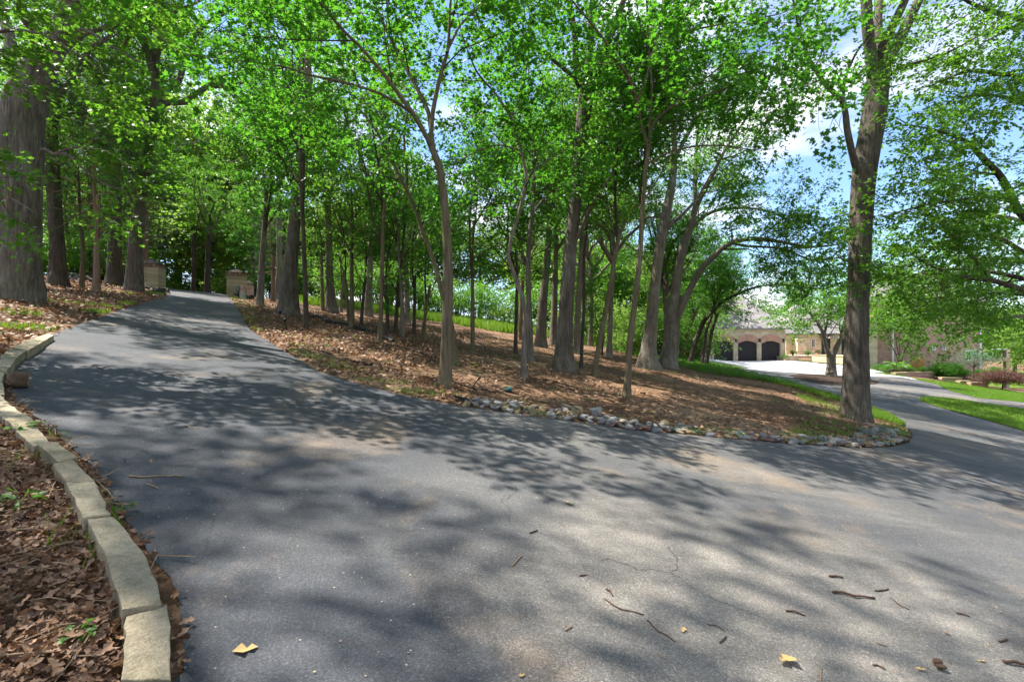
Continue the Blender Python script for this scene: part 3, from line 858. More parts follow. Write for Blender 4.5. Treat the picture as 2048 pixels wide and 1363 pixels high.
rng = np.random.default_rng(99)
MP = lambda i: MAPLE[i % 4]
OK = lambda i: OAK[i % 3]
WOOD = [
 # left of the drive
 ('oak_tree', 'dark straight oak behind the huge old oak trunk', [(115, 572, 26), (114, 500, 25), (110, 420, 24), (105, 330, 22), (100, 240, 20)], [(OK(0), 1, .9)], 'bark_dark'),
 ('maple_tree', 'thin dark leaning sapling between two dark oaks', [(147, 553, 7), (140, 500, 7), (132, 445, 6)], [(MP(1), .9, .6)], 'bark_dark'),
 ('maple_tree', 'slim forked sapling in front of the stone bank', [(163, 576, 8), (166, 500, 7), (160, 430, 6), (158, 380, 5)], [(MP(3), .8, .7)], 'bark_maple'),
 ('oak_tree', 'brown trunk half hidden behind the reddish cedar stem', [(186, 556, 12), (184, 480, 12), (182, 400, 11), (180, 320, 9)], [(OK(1), 1, .7)], 'bark_dark'),
 ('cedar_tree', 'reddish brown cedar stem with feathery dark foliage', [(192, 584, 12), (194, 500, 11), (195, 430, 10), (197, 390, 8)], [(CEDAR[0], .62, .75)], 'bark_cedar'),
 ('oak_tree', 'nearly black furrowed oak between the cedars', [(228, 572, 24), (229, 500, 23), (230, 420, 22), (228, 320, 20), (228, 240, 17)], [(OK(2), 1, .9)], 'bark_dark'),
 ('oak_tree', 'grey oak with buttressed foot beside the gate pillar', [(268, 583, 27), (271, 500, 26), (279, 400, 22), (300, 280, 16), (312, 200, 14)], [(OK(1), .96, 1.0), (MP(2), .4, .7)], 'bark_oak'),
 ('cedar_tree', 'drooping green cedar in front of the gate', [(290, 560, 9), (292, 470, 9), (292, 420, 8)], [(CEDAR[0], .45, 1.0)], 'bark_cedar'),
 # beyond the gate
 ('maple_tree', 'slim dark tree standing in the gateway gap', [(386, 571, 8), (388, 520, 8), (386, 470, 7)], [(MP(3), .7, 1.1)], 'bark_dark'),
 ('oak_tree', 'thick dark trunk beyond the brow of the drive', [(414, 572, 11), (416, 520, 10), (418, 470, 9)], [(OK(0), .9, .7)], 'bark_dark'),
 # right of the drive, far row
 ('maple_tree', 'dark slender tree next to the brick pillar', [(512, 590, 7), (508, 540, 6), (505, 490, 6)], [(MP(0), .6, .9)], 'bark_dark'),
 ('maple_tree', 'grey forked tree near the utility boxes', [(520, 612, 13), (522, 560, 12), (526, 500, 11), (530, 440, 9), (533, 380, 7)], [(MP(2), .6, 1.1)], 'bark_grey'),
 ('cedar_tree', 'thin reddish cedar behind the grey forked tree', [(546, 604, 8), (546, 560, 7), (546, 510, 6)], [(CEDAR[0], .6, .6)], 'bark_cedar'),
 ('oak_tree', 'stout scaly oak beside the driveway edge', [(577, 632, 34), (580, 560, 29), (586, 480, 25), (594, 400, 21), (601, 330, 18), (608, 260, 15), (612, 200, 13)], [(OK(2), 1, .95), (MP(1), .45, .9)], 'bark_oak'),
 ('maple_tree', 'thin dark stem in front of the stout scaly oak', [(613, 661, 11), (611, 580, 9), (608, 500, 9), (604, 400, 8), (602, 330, 7), (598, 260, 6)], [(MP(0), .6, 1.0)], 'bark_dark'),
 ('oak_tree', 'broad grey trunk behind the upper end of the pipe', [(664, 626, 20), (660, 560, 15), (658, 500, 14), (656, 420, 12), (655, 350, 11)], [(OK(0), .9, .9)], 'bark_oak'),
 ('maple_tree', 'slim pole beside the broad grey trunk', [(646, 624, 7), (644, 560, 6), (643, 510, 6)], [(MP(3), .8, .8)], 'bark_maple'),
 ('maple_tree', 'thin pale twin stem on the lit slope', [(682, 624, 6), (684, 580, 5), (688, 540, 5)], [(MP(1), .6, .9)], 'bark_grey'),
 ('maple_tree', 'straight sapling crossing the black pipe', [(704, 656, 10), (704, 580, 8), (703, 500, 7), (702, 440, 7)], [(MP(2), .6, 1.0)], 'bark_maple'),
 ('maple_tree', 'inclined thin stem touching the straight sapling', [(698, 650, 6), (694, 590, 6), (688, 540, 5)], [(MP(3), .8, .7)], 'bark_maple'),
 ('oak_tree', 'grey mottled trunk standing behind the saplings', [(736, 634, 16), (738, 570, 14), (742, 500, 12), (746, 420, 11)], [(OK(1), .9, .85)], 'bark_grey'),
 ('maple_tree', 'leaning sapling just above the pipe', [(722, 655, 7), (726, 600, 6), (732, 550, 5)], [(MP(1), .7, .8)], 'bark_dark'),
 ('maple_tree', 'sapling in front of the lower pipe end', [(760, 686, 10), (762, 620, 8), (764, 540, 8), (766, 460, 7), (770, 390, 6)], [(MP(3), .6, 1.0)], 'bark_maple'),
 ('maple_tree', 'leafy stem right behind the pipe mouth', [(776, 670, 8), (774, 610, 7), (770, 550, 6)], [(MP(2), .35, .7)], 'bark_dark'),
 ('maple_tree', 'dark stem of a close pair below the slope', [(791, 671, 8), (794, 610, 7), (798, 550, 6)], [(MP(1), .6, .8)], 'bark_dark'),
 ('maple_tree', 'paler straight stem of a close pair', [(805, 676, 8), (804, 600, 7), (799, 520, 6), (796, 450, 6)], [(MP(0), .6, .9)], 'bark_grey'),
 ('oak_tree', 'grey oak at the edge of the bright grass', [(815, 646, 12), (814, 590, 10), (812, 530, 9)], [(OK(2), .8, .8)], 'bark_grey'),
 ('maple_tree', 'dark upright sapling before the bright grass', [(828, 669, 7), (829, 610, 6), (830, 550, 5)], [(MP(2), .6, .8)], 'bark_dark'),
 ('maple_tree', 'paired stems leaning apart on the bare slope', [(846, 669, 8), (852, 620, 6), (860, 570, 5)], [(MP(1), .6, .8)], 'bark_maple'),
 ('maple_tree', 'straight young tree alone on the bare slope', [(945, 706, 9), (945, 640, 8), (945, 580, 7), (944, 510, 6), (948, 440, 5)], [(MP(0), .55, .9)], 'bark_maple'),
 ('maple_tree', 'thin dark pole behind the bent forked maple', [(1031, 706, 8), (1032, 640, 7), (1034, 560, 6), (1032, 500, 6)], [(MP(2), .7, .8)], 'bark_dark'),
 ('cedar_tree', 'reddish trunk beyond the bent forked maple', [(1041, 681, 10), (1042, 640, 10), (1043, 600, 9), (1046, 540, 8)], [(OK(0), 1, .6)], 'bark_cedar'),
 ('oak_tree', 'broad pale oak on the sunlit far clearing', [(1081, 694, 20), (1083, 640, 19), (1088, 580, 17), (1096, 500, 14), (1100, 430, 12)], [(OK(1), 1, .9)], 'bark_oak'),
 ('oak_tree', 'grey twin trunk behind the broad pale oak', [(1106, 690, 15), (1108, 630, 13), (1110, 560, 12), (1112, 500, 10)], [(OK(2), 1, .8)], 'bark_grey'),
 ('oak_tree', 'grey trunk close behind the large central oak', [(1154, 706, 14), (1155, 640, 12), (1160, 560, 12), (1164, 480, 11), (1168, 420, 10)], [(OK(0), 1, .8)], 'bark_grey'),
 ('maple_tree', 'thin dark pole against the large central oak', [(1162, 735, 7), (1165, 670, 6.5), (1168, 600, 6), (1168, 520, 6), (1174, 450, 5.5), (1180, 400, 5)], [(MP(3), .8, .8)], 'bark_dark'),
 ('maple_tree', 'leaning slender maple between oak and foremost sapling', [(1187, 756, 11), (1198, 690, 10), (1212, 620, 9.5), (1224, 550, 9), (1234, 490, 8.5), (1250, 440, 7), (1280, 405, 5)], [(MP(0), .75, .8), (MP(1), 1, .7)], 'bark_maple'),
 ('oak_tree', 'pale grey tree behind the leaning slender maple', [(1218, 716, 13), (1220, 660, 10), (1223, 590, 9), (1228, 520, 8)], [(OK(1), .95, .7)], 'bark_grey'),
 ('maple_tree', 'short sapling in shade beside the shrubs', [(1204, 709, 4), (1206, 670, 4), (1208, 640, 3)], [(MP(2), .5, .5)], 'bark_dark'),
 ('maple_tree', 'grey stem leaning beside the twin-limbed oak', [(1350, 731, 9), (1354, 690, 8), (1356, 640, 7), (1362, 590, 6)], [(MP(1), .8, .8)], 'bark_grey'),
 ('maple_tree', 'curved dark stem in the green undergrowth', [(1360, 722, 9), (1372, 680, 8), (1384, 640, 7), (1400, 610, 6)], [(MP(3), .8, .9)], 'bark_maple'),
 ('maple_tree', 'dark stem nearest the garage doors', [(1412, 735, 8), (1417, 700, 7), (1424, 660, 6.5), (1436, 625, 5)], [(MP(0), .9, .7)], 'bark_dark'),
 ('maple_tree', 'slanting twin of the dark stem by the lawn wedge', [(1404, 735, 7), (1407, 700, 6.5), (1413, 660, 6), (1424, 630, 5)], [(MP(2), .9, .6)], 'bark_dark'),
]
for i, (nm, lb, pts, pr, bk) in enumerate(WOOD):
    far = 34 if pts[0][0] > 600 else (30 if pts[0][0] < 345 else 40)
    if nm == 'maple_tree' and (600 < pts[0][0] < 1000 or 345 < pts[0][0] < 500):       # the thicket of slim stems is thinly leaved
        pr = [(SLIM[[q is p_ for q in MAPLE].index(True)], t_, s_) for (p_, t_, s_) in pr]
    elif nm == 'oak_tree' and (600 < pts[0][0] < 1000 or 345 < pts[0][0] < 500):
        pr = [(THIN[i % 2], t_, s_) for (p_, t_, s_) in pr]
    tree(nm, lb, pts, pr, bk, rng, far=far)

# ---- trees with their own limbs
def limb_px(rows, Y, b, dY=0.0, n=None, L=0.0, rng=rng):
    """photo pixels (u, v, w[, depth shift]) -> limb relative to the tree foot"""
    m = len(rows)
    A = []
    for i, r in enumerate(rows):
        y = Y + (r[3] if len(r) > 3 else dY * i / max(1, m - 1))
        A.append((*(px(r[0], r[1], y) - b), r[2] * y / F / 2))
    Q = smooth_line(A, n or 3 * m + 2)
    P, R = Q[:, :3], np.maximum(Q[:, 3], .004)
    if L: P, R = extend(P, R, L, rng)
    return P, R

def special(name, label, base, trunk, limbs, bark, leaf, fol, rng, depth=None, far=None, sides=14, flare=.5, tlimb=None, group='trees of the wood'):
    b = gp(base[0], base[1], 0, far) if depth is None else px(base[0], base[1], depth)
    if depth is not None: b[2] = float(H(b[0], b[1]))
    Y = b[1]
    root = empty(name, b, label, 'tree', group)
    rows = [(*(px(u, v, Y) - b), w * Y / F / 2) for (u, v, w) in trunk]
    rows[0] = (rows[0][0], rows[0][1], 0.0, rows[0][3])
    P, R = stem(rows)
    LB = [limb_px(r, Y, b, dY, L=L, rng=rng) for (r, dY, L, t0, lf) in limbs]
    ob('trunk', trunk_mesh('trunk', P, R, M[bark], sides, flare, .35, rng, LB), root)
    fl = [(p, r, t0, lf) for (p, r), (_, dY, L, t0, lf) in zip(LB, limbs)]
    if tlimb: fl.append((P, R, *tlimb))
    w, V, T = foliate(fl, rng, **fol)
    Vw, Tw = join(w)
    ob('branchwork', mk_mesh('branchwork', Vw, Tw, M['twig']), root)['kind'] = 'stuff'
    ob('crown', mk_mesh('crown', V, T, M[leaf]), root)
    return root, b

rs = np.random.default_rng(5)
NEAR = dict(n1=2.7, L1=1.9, n2=5, L2=.85, ns=3, Ls=.55, k=17, size=.098, tmpl=LEAF_MAPLE, ang1=1.05, up1=.03, flat=.4)
special('maple_tree', 'Y-forked maple with a long limb arching over the drive', (890, 771),
        [(890, 771, 24), (892, 700, 21), (895, 620, 20.5), (896, 540, 20), (893, 460, 18), (886, 380, 16), (876, 320, 14), (858, 280, 13)],
        [([(864, 292, 10), (853, 273, 9.5), (826, 227, 9), (788, 175, 8), (750, 127, 7), (715, 88, 6), (683, 57, 6), (640, 5, 5)], -1.0, 1.5, .25, 1),
         ([(826, 227, 7), (790, 203, 6), (750, 183, 5.5), (683, 163, 5), (620, 150, 4.5), (567, 133, 4), (484, 122, 3)], -1.6, .8, .12, .9),
         ([(866, 296, 9), (861, 250, 9), (856, 222, 8.5), (836, 180, 7.5), (816, 143, 7), (795, 105, 6.5), (776, 67, 6), (750, 10, 5)], .8, 1.5, .3, 1),
         ([(862, 285, 9), (864, 240, 9), (870, 200, 8.5), (883, 143, 7.5), (896, 97, 6.5), (900, 20, 5), (905, -40, 4)], .3, 1.2, .3, 1),
         ([(893, 105, 5.5), (905, 80, 5), (925, 45, 4.5), (976, 0, 4)], 1.2, 1.2, .2, 1)],
        'bark_maple', 'maple', NEAR, rs)
special('maple_tree', 'second stem branching behind the Y-forked maple', (908, 729),
        [(908, 729, 18), (903, 670, 15), (895, 620, 12), (887, 596, 11)],
        [([(895, 622, 11), (887, 596, 10.5), (867, 520, 9), (846, 464, 8), (832, 423, 7.5), (811, 376, 7), (785, 323, 6), (750, 257, 5), (720, 220, 4)], .5, 1.0, .35, 1),
         ([(813, 380, 5), (812, 330, 4.5), (808, 270, 4), (815, 225, 3)], -.4, .6, .3, .8)],
        'bark_maple', 'maple', dict(NEAR, tmpl=LEAF_WIDE, k=14, n1=2.0), rs, sides=10)
special('maple_tree', 'bent forked maple with an S-curved grey stem', (1047, 755),
        [(1047, 755, 12), (1048, 700, 10.5), (1050, 655, 10), (1050, 612, 9.5), (1036, 567, 8.5), (1020, 530, 8), (1015, 504, 8), (1022, 475, 7.5), (1034, 440, 7), (1046, 395, 7), (1053, 350, 6.5), (1040, 293, 6), (1020, 230, 5.5)],
        [([(1021, 234, 5), (996, 193, 4.5), (956, 147, 4), (935, 100, 3)], -.7, 1.5, .15, 1),
         ([(1021, 234, 5), (1043, 187, 4.5), (1053, 133, 4), (1060, 90, 3)], .6, 1.5, .15, 1),
         ([(1050, 360, 4), (1075, 335, 3), (1105, 315, 2.5), (1130, 300, 2)], -.5, .5, .2, .8),
         ([(1040, 300, 3.5), (1000, 290, 3), (960, 300, 2.5), (920, 320, 2)], -.8, .4, .15, .8)],
        'bark_grey', 'maple', NEAR, rs, sides=10, tlimb=(.62, .7))
special('maple_tree', 'straight thin maple sharing ground with the bent one', (1061, 722),
        [(1061, 722, 14), (1060, 680, 12), (1059, 620, 11), (1056, 555, 10), (1058, 490, 9.5), (1064, 430, 8), (1068, 370, 7), (1070, 300, 6)],
        [([(1064, 430, 5), (1085, 400, 4), (1110, 385, 3)], .6, .8, .2, .8), ([(1070, 310, 5), (1060, 240, 4), (1055, 170, 3)], 0, 2.0, .1, 1)],
        'bark_grey', 'maple', dict(NEAR, tmpl=LEAF_WIDE, k=14), rs, sides=10, tlimb=(.45, .8))
special('oak_tree', 'large central oak with a swollen many-forked top', (1130, 745),
        [(1130, 745, 38), (1128, 700, 33), (1132, 630, 29), (1136, 555, 28), (1142, 480, 26), (1149, 423, 25), (1155, 367, 23), (1160, 293, 23), (1167, 233, 28), (1176, 165, 33)],
        [([(1170, 190, 18), (1153, 133, 14), (1150, 77, 12), (1140, 10, 10), (1120, -60, 8)], -.8, 4.0, .3, 1),
         ([(1176, 180, 18), (1176, 117, 15), (1181, 83, 14), (1184, 10, 11), (1190, -70, 8)], .6, 4.0, .3, 1),
         ([(1182, 180, 22), (1200, 127, 20), (1213, 87, 18), (1236, 33, 13), (1260, -40, 9)], .2, 4.0, .3, 1),
         ([(1160, 175, 10), (1146, 153, 8), (1110, 123, 7), (1075, 95, 5)], -1.0, 1.0, .3, .9),
         ([(1140, 490, 10), (1160, 465, 9), (1178, 420, 8), (1200, 385, 7), (1225, 345, 6), (1240, 300, 4)], -1.0, 1.5, .5, .8)],
        'bark_oak', 'oak', dict(n1=1.9, L1=2.0, n2=5, L2=.95, ns=4, Ls=.6, k=13, size=.13, tmpl=LEAF_OAK, flat=.6), rs, sides=18, flare=.4)
special('maple_tree', 'foremost slender maple forking high above the rock border', (1253, 796),
        [(1253, 796, 15), (1257, 740, 13), (1260, 680, 12), (1270, 600, 11), (1279, 520, 10.5), (1284, 440, 9.5), (1290, 350, 8.5), (1297, 293, 8)],
        [([(1297, 300, 7), (1283, 250, 6.5), (1273, 200, 6), (1257, 153, 5.5), (1233, 120, 5), (1207, 77, 4.5), (1160, 20, 3.5)], -1.2, 1.2, .2, 1),
         ([(1298, 300, 6), (1300, 233, 5.5), (1304, 173, 5), (1297, 87, 4.5), (1294, 0, 4)], .6, 1.5, .25, 1),
         ([(1298, 295, 5), (1307, 247, 4.5), (1343, 213, 4), (1366, 190, 3.5), (1420, 150, 3)], -.6, 1.0, .15, 1),
         ([(1274, 205, 4.5), (1304, 117, 4), (1317, 67, 3.5), (1366, 37, 3)], .5, 1.0, .2, 1),
         ([(1288, 400, 4), (1320, 350, 3), (1345, 300, 2.5), (1352, 260, 2)], -.3, .5, .4, .7),
         ([(1343, 213, 4), (1400, 195, 3.5), (1470, 170, 3), (1540, 150, 2)], -1.0, .6, .1, 1),
         ([(1317, 67, 4), (1380, 60, 3.5), (1460, 45, 3), (1550, 30, 2)], .4, .6, .1, 1),
         ([(1292, 330, 4), (1350, 300, 3.5), (1430, 290, 3), (1510, 300, 2)], .8, .5, .25, 1)],
        'bark_maple', 'maple', NEAR, rs)
special('oak_tree', 'pale oak leaning over the bare soil', (1295, 736),
        [(1295, 736, 36), (1297, 700, 27), (1303, 640, 22), (1311, 560, 21), (1322, 480, 21), (1333, 420, 18), (1344, 370, 15), (1350, 300, 12)],
        [([(1326, 470, 9), (1345, 445, 8), (1365, 428, 7), (1395, 395, 5), (1420, 350, 3)], -.8, 2.0, .4, 1),
         ([(1350, 310, 11), (1345, 230, 9), (1335, 150, 7), (1330, 60, 5)], .5, 3.0, .1, 1),
         ([(1348, 320, 9), (1385, 250, 8), (1430, 180, 6), (1470, 110, 4)], -.8, 2.5, .2, 1)],
        'bark_grey', 'oak', dict(n1=1.9, L1=1.9, n2=5, L2=.9, ns=4, Ls=.6, k=13, size=.12, tmpl=LEAF_OVAL, flat=.6), rs, sides=14)
special('oak_tree', 'twin-limbed oak with a bough arching toward the driveway', (1336, 736),
        [(1336, 736, 30), (1338, 700, 25), (1342, 650, 24), (1352, 570, 19), (1364, 505, 17), (1380, 455, 14), (1392, 410, 11)],
        [([(1346, 655, 14), (1372, 595, 13), (1400, 540, 12), (1422, 518, 11), (1455, 489, 9.5), (1510, 476, 8), (1565, 484, 6.5), (1620, 493, 5), (1665, 490, 3)], -2.5, .5, .45, .8),
         ([(1470, 486, 6), (1492, 491, 5), (1565, 497, 4.5), (1620, 518, 3.5), (1675, 515, 2.5)], -3.0, .4, .2, .7),
         ([(1392, 412, 10), (1420, 360, 8), (1450, 300, 6), (1490, 240, 4)], -1.5, 2.5, .1, 1),
         ([(1392, 412, 9), (1390, 350, 7), (1395, 270, 5), (1405, 190, 4)], 1.0, 2.5, .1, 1),
         ([(1380, 455, 8), (1420, 425, 7), (1470, 415, 5), (1530, 420, 4), (1580, 440, 3)], -1.5, .6, .2, .8)],
        'bark_grey', 'oak', dict(n1=2.9, L1=2.2, n2=5, L2=.95, ns=4, Ls=.6, k=24, size=.115, tmpl=LEAF_OVAL, flat=.6, up1=0.0, spread=.45), rs, sides=14)
special('oak_tree', 'dark curved tree bowing out above the garage drive', (1379, 731),
        [(1379, 731, 10), (1386, 700, 9), (1398, 665, 9), (1412, 635, 8.5), (1432, 612, 8)],
        [([(1412, 637, 8), (1440, 607, 7), (1470, 590, 6), (1510, 574, 5), (1560, 568, 4), (1620, 575, 3)], -2.0, .6, .2, .8),
         ([(1425, 622, 6), (1440, 580, 5), (1450, 540, 4)], .5, 1.5, .1, .8)],
        'bark_dark', 'maple', dict(NEAR, tmpl=LEAF_WIDE, k=15, L1=2.0, n1=3.0), rs, sides=9)
special('oak_tree', 'tall thick oak on the grassy tip above the rock border', (1710, 838),
        [(1710, 838, 48), (1711, 800, 45), (1712, 745, 43), (1713, 660, 38), (1718, 560, 38), (1722, 440, 40), (1729, 340, 41), (1748, 230, 42), (1756, 160, 40), (1764, 125, 38)],
        [([(1752, 190, 26), (1742, 110, 21), (1736, 62, 20), (1732, 0, 19), (1726, -80, 15)], -.5, 4.0, .5, .8),
         ([(1758, 150, 18), (1756, 41, 14), (1760, 0, 13), (1765, -60, 10)], .8, 3.0, .5, .8),
         ([(1760, 140, 20), (1764, 100, 18), (1778, 68, 16), (1810, 0, 14), (1840, -70, 10)], -1.0, 3.0, .5, .8),
         ([(1766, 145, 24), (1780, 112, 22), (1797, 82, 20), (1834, 8, 16), (1860, -50, 12)], .5, 4.0, .5, .8),
         ([(1722, 352, 14), (1709, 325, 13), (1695, 263, 12), (1686, 205, 10), (1654, 172, 9), (1625, 131, 7), (1608, 90, 5), (1596, 53, 4)], -1.0, 1.0, .35, .7),
         ([(1686, 205, 6), (1690, 160, 5), (1710, 110, 4), (1735, 75, 3)], -1.5, .5, .3, .5),
         ([(1762, 165, 7), (1800, 135, 6), (1850, 120, 5), (1905, 100, 4), (1960, 70, 3)], -1.0, 1.0, .3, .7),
         ([(1716, 545, 5), (1700, 525, 4), (1680, 515, 3)], -.6, .2, .2, .35)],
        'bark_oak', 'oak', dict(n1=2.0, L1=1.7, n2=4, L2=.85, ns=3, Ls=.55, k=15, size=.11, tmpl=LEAF_OAK, flat=.7), rs, sides=20, flare=.26)
special('oak_tree', 'oak outside the frame reaching leafy boughs over the lawn', (2190, 850),
        [(2190, 850, 46), (2185, 700, 42), (2170, 560, 40), (2150, 480, 36), (2120, 420, 28)],
        [([(2150, 500, 22), (2048, 432, 15), (2023, 392, 13), (1999, 349, 12), (1962, 312, 10), (1935, 284, 8), (1880, 262, 5), (1820, 250, 3)], -1.2, .6, .3, 1),
         ([(2023, 394, 8), (1985, 393, 7), (1941, 396, 6), (1900, 402, 5), (1859, 407, 4), (1810, 420, 3)], -1.6, .4, .15, .9),
         ([(2140, 440, 20), (2090, 250, 14), (2048, 160, 10), (1995, 148, 8), (1940, 140, 6), (1890, 160, 4)], -.6, .8, .35, 1),
         ([(2120, 420, 22), (2095, 150, 16), (2048, 45, 11), (1986, 25, 9), (1940, 5, 6)], .5, 1.5, .35, 1),
         ([(2090, 260, 9), (2048, 205, 7), (1980, 190, 5), (1921, 193, 4)], -1.0, .5, .3, .8),
         ([(2165, 600, 20), (2080, 590, 14), (2020, 570, 11), (1961, 555, 9), (1914, 551, 7), (1877, 537, 5), (1840, 520, 3)], -1.5, .4, .3, .9),
         ([(1985, 560, 7), (1950, 520, 6), (1928, 496, 6), (1903, 467, 5), (1877, 441, 4), (1850, 420, 3)], -1.0, .4, .2, .9),
         ([(2130, 600, 12), (2060, 590, 8), (2000, 585, 6), (1940, 590, 4), (1880, 595, 3)], .8, .3, .3, .7),
         ([(2160, 560, 14), (2060, 510, 10), (1980, 470, 7), (1900, 480, 5), (1830, 520, 3)], 1.2, .3, .3, .9),
         ([(2165, 600, 14), (2060, 560, 10), (1960, 540, 7), (1870, 540, 5), (1790, 560, 3)], 1.8, .3, .25, .8)],
        'bark_dark', 'maple2', dict(n1=2.5, L1=1.8, n2=5, L2=.8, ns=4, Ls=.5, k=24, size=.095, tmpl=LEAF_OVAL, flat=.6, up1=-.02, spread=.5), rs, depth=12.5, sides=14)
special('maple_tree', 'maple outside the frame whose low yellow green boughs screen the brick wing', (2170, 830),
        [(2170, 830, 26), (2165, 700, 24), (2160, 600, 22), (2150, 520, 18)],
        [([(2160, 610, 12), (2060, 580, 9), (1960, 580, 6), (1870, 600, 4), (1800, 635, 2)], -1.0, .4, .2, 1),
         ([(2155, 560, 12), (2040, 520, 9), (1930, 520, 6), (1840, 550, 4), (1765, 595, 2)], .6, .4, .2, 1),
         ([(2160, 640, 10), (2070, 630, 7), (1990, 640, 5), (1920, 665, 3)], -.5, .3, .25, .8),
         ([(2155, 540, 11), (2060, 450, 8), (1970, 430, 6), (1880, 450, 3)], 1.0, .6, .2, 1)],
        'bark_grey', 'maple2', dict(n1=2.4, L1=2.0, n2=5, L2=.95, ns=4, Ls=.6, k=18, size=.13, tmpl=LEAF_OVAL, flat=.6, up1=-.02), rs, depth=23.0, sides=10)
special('maple_tree', 'small V-forked tree in the mulch island of the drive', (1662, 755),
        [(1662, 755, 18), (1663, 735, 15), (1662, 712, 15)],
        [([(1661, 716, 10), (1652, 690, 8.5), (1646, 665, 7), (1632, 640, 5), (1610, 615, 3)], -1.0, 1.0, .25, 1),
         ([(1663, 716, 11), (1674, 692, 10), (1684, 668, 8), (1690, 640, 6), (1700, 600, 4)], -.5, 1.5, .25, 1),
         ([(1648, 672, 5), (1655, 640, 4), (1660, 600, 3)], .8, 1.5, .1, 1)],
        'bark_grey', 'maple2', dict(n1=3.4, L1=2.7, n2=6, L2=1.2, ns=4, Ls=.7, k=14, size=.14, tmpl=LEAF_WIDE, flat=.6), rs, depth=36.0, sides=10)
special('oak_tree', 'huge furrowed oak trunk with a mossy foot on the bank', (34, 600),
        [(34, 600, 80), (31, 560, 77), (32, 480, 76), (35, 400, 76), (38, 300, 72), (46, 220, 68), (72, 150, 58), (104, 100, 44), (126, 55, 38), (142, 5, 36), (158, -60, 32)],
        [([(72, 330, 6), (83, 297, 5.5), (110, 308, 5), (135, 308, 4.5), (170, 340, 4), (215, 370, 3)], -.5, .6, .45, .6),
         ([(110, 306, 4), (150, 295, 4), (205, 300, 3), (250, 325, 2.5)], -.3, .4, .4, .6),
         ([(52, 205, 30), (30, 130, 24), (10, 40, 18), (-20, -60, 12)], .8, 4.0, .5, 1),
         ([(158, -58, 28), (190, -140, 20), (230, -240, 12)], .5, 3.0, .1, 1),
         ([(146, 0, 18), (200, -50, 14), (280, -110, 10), (360, -150, 6)], -2.0, 2.0, .2, 1),
         ([(120, 70, 9), (170, 60, 7), (220, 90, 5), (270, 120, 3)], -.5, .6, .3, 1)],
        'bark_big', 'maple2', dict(n1=1.8, L1=1.8, n2=5, L2=.9, ns=4, Ls=.55, k=12, size=.11, tmpl=LEAF_MAPLE, flat=.45), rs, sides=26, flare=.10)
special('maple_tree', 'bright maple outside the frame hanging sprays past the huge trunk', (-420, 700),
        [(-420, 700, 60), (-415, 500, 54), (-400, 300, 46), (-380, 100, 36), (-370, -50, 26)],
        [([(-395, 250, 26), (-250, 130, 18), (-100, 90, 10), (20, 60, 6), (90, 70, 4), (140, 100, 3)], .6, .3, .3, 1),
         ([(-390, 200, 22), (-200, 60, 14), (-60, 0, 9), (60, -20, 6), (140, 0, 4)], 1.4, .4, .3, 1),
         ([(-400, 380, 18), (-250, 330, 12), (-100, 350, 7), (-30, 375, 4), (20, 395, 3), (55, 415, 2)], .2, .1, .5, .4),
         ([(-395, 240, 18), (-220, 170, 12), (-80, 110, 7), (20, 100, 5), (90, 130, 3)], 1.0, .2, .3, .8),
         ([(-370, -40, 20), (-200, -160, 14), (0, -260, 9), (150, -320, 5)], 1.5, 1.5, .2, 1),
         ([(-370, -50, 20), (-420, -250, 14), (-430, -420, 8)], 0, 1.5, .1, 1)],
        'bark_grey', 'maple2', dict(n1=2.5, L1=.95, n2=5, L2=.5, ns=3, Ls=.40, k=12, size=.085, tmpl=LEAF_MAPLE, flat=.4), rs, depth=6.0, sides=14)

# ---- shade trees just outside the frame whose shadow dapples the drive
OFF = [((-8.4, 3.4), 1.0, 0), ((-9.2, -1.4), 1.0, 1), ((-13.6, 4.4), 1.0, 1), ((-4.6, -3.4), .9, 0), ((3.5, -8.0), 1.0, 0), ((10.5, -5.0), .9, 1), ((15.5, 2.5), .8, 0), ((-15.5, 6.5), 1.1, 1)]
for i, ((x, y), sc, k) in enumerate(OFF):
    b = np.array((x, y, float(H(x, y))))
    root = empty('oak_tree', b, 'tall oak standing outside the frame beside the drive', 'tree', 'oaks around the camera')
    P, R = stem([(0, 0, 0, .28), (.1, .05, 4, .23), (.0, .1, 8, .21), (.05, .2, 10.6, .19)])
    ob('trunk', trunk_mesh('trunk', P, R, M['bark_oak'], 10, .5, .35, rng), root)
    rz = i * 1.7
    ob('branchwork', THIN[k][0], root, (.05, .2, 10.5), (0, 0, rz), sc)['kind'] = 'stuff'; ob('crown', THIN[k][1], root, (.05, .2, 10.5), (0, 0, rz), sc)

# ---- canopy oaks deep in the wood
for i, (u, Y, s, k) in enumerate([(555, 36, 1.15, 2), (262, 34, 1.1, 0), (1180, 34, .9, 0), (200, 34, 1.0, 1), (60, 28, 1.0, 2), (1330, 26, .75, 2)]):
    x = (u - 1024) / F * Y
    b = np.array((x, Y, float(H(x, Y))))
    root = empty('oak_tree', b, 'grey oak deep in the wood whose crown closes the canopy', 'tree', 'canopy oaks deep in the wood')
    P, R = stem([(0, 0, 0, .22 * s), (.1, .05, 2.5, .18 * s), (.05, .2, (7.0 if Y > 33 and u < 600 else 5.0) * s, .16 * s)])
    ob('trunk', trunk_mesh('trunk', P, R, M['bark_grey'], 9, .5, .35, rng), root)
    rz = i * 1.9
    ob('branchwork', OAK[k][0], root, (.05, .2, (6.9 if Y > 33 and u < 600 else 4.9) * s), (0, 0, rz), s)['kind'] = 'stuff'; ob('crown', OAK[k][1], root, (.05, .2, (6.9 if Y > 33 and u < 600 else 4.9) * s), (0, 0, rz), s)

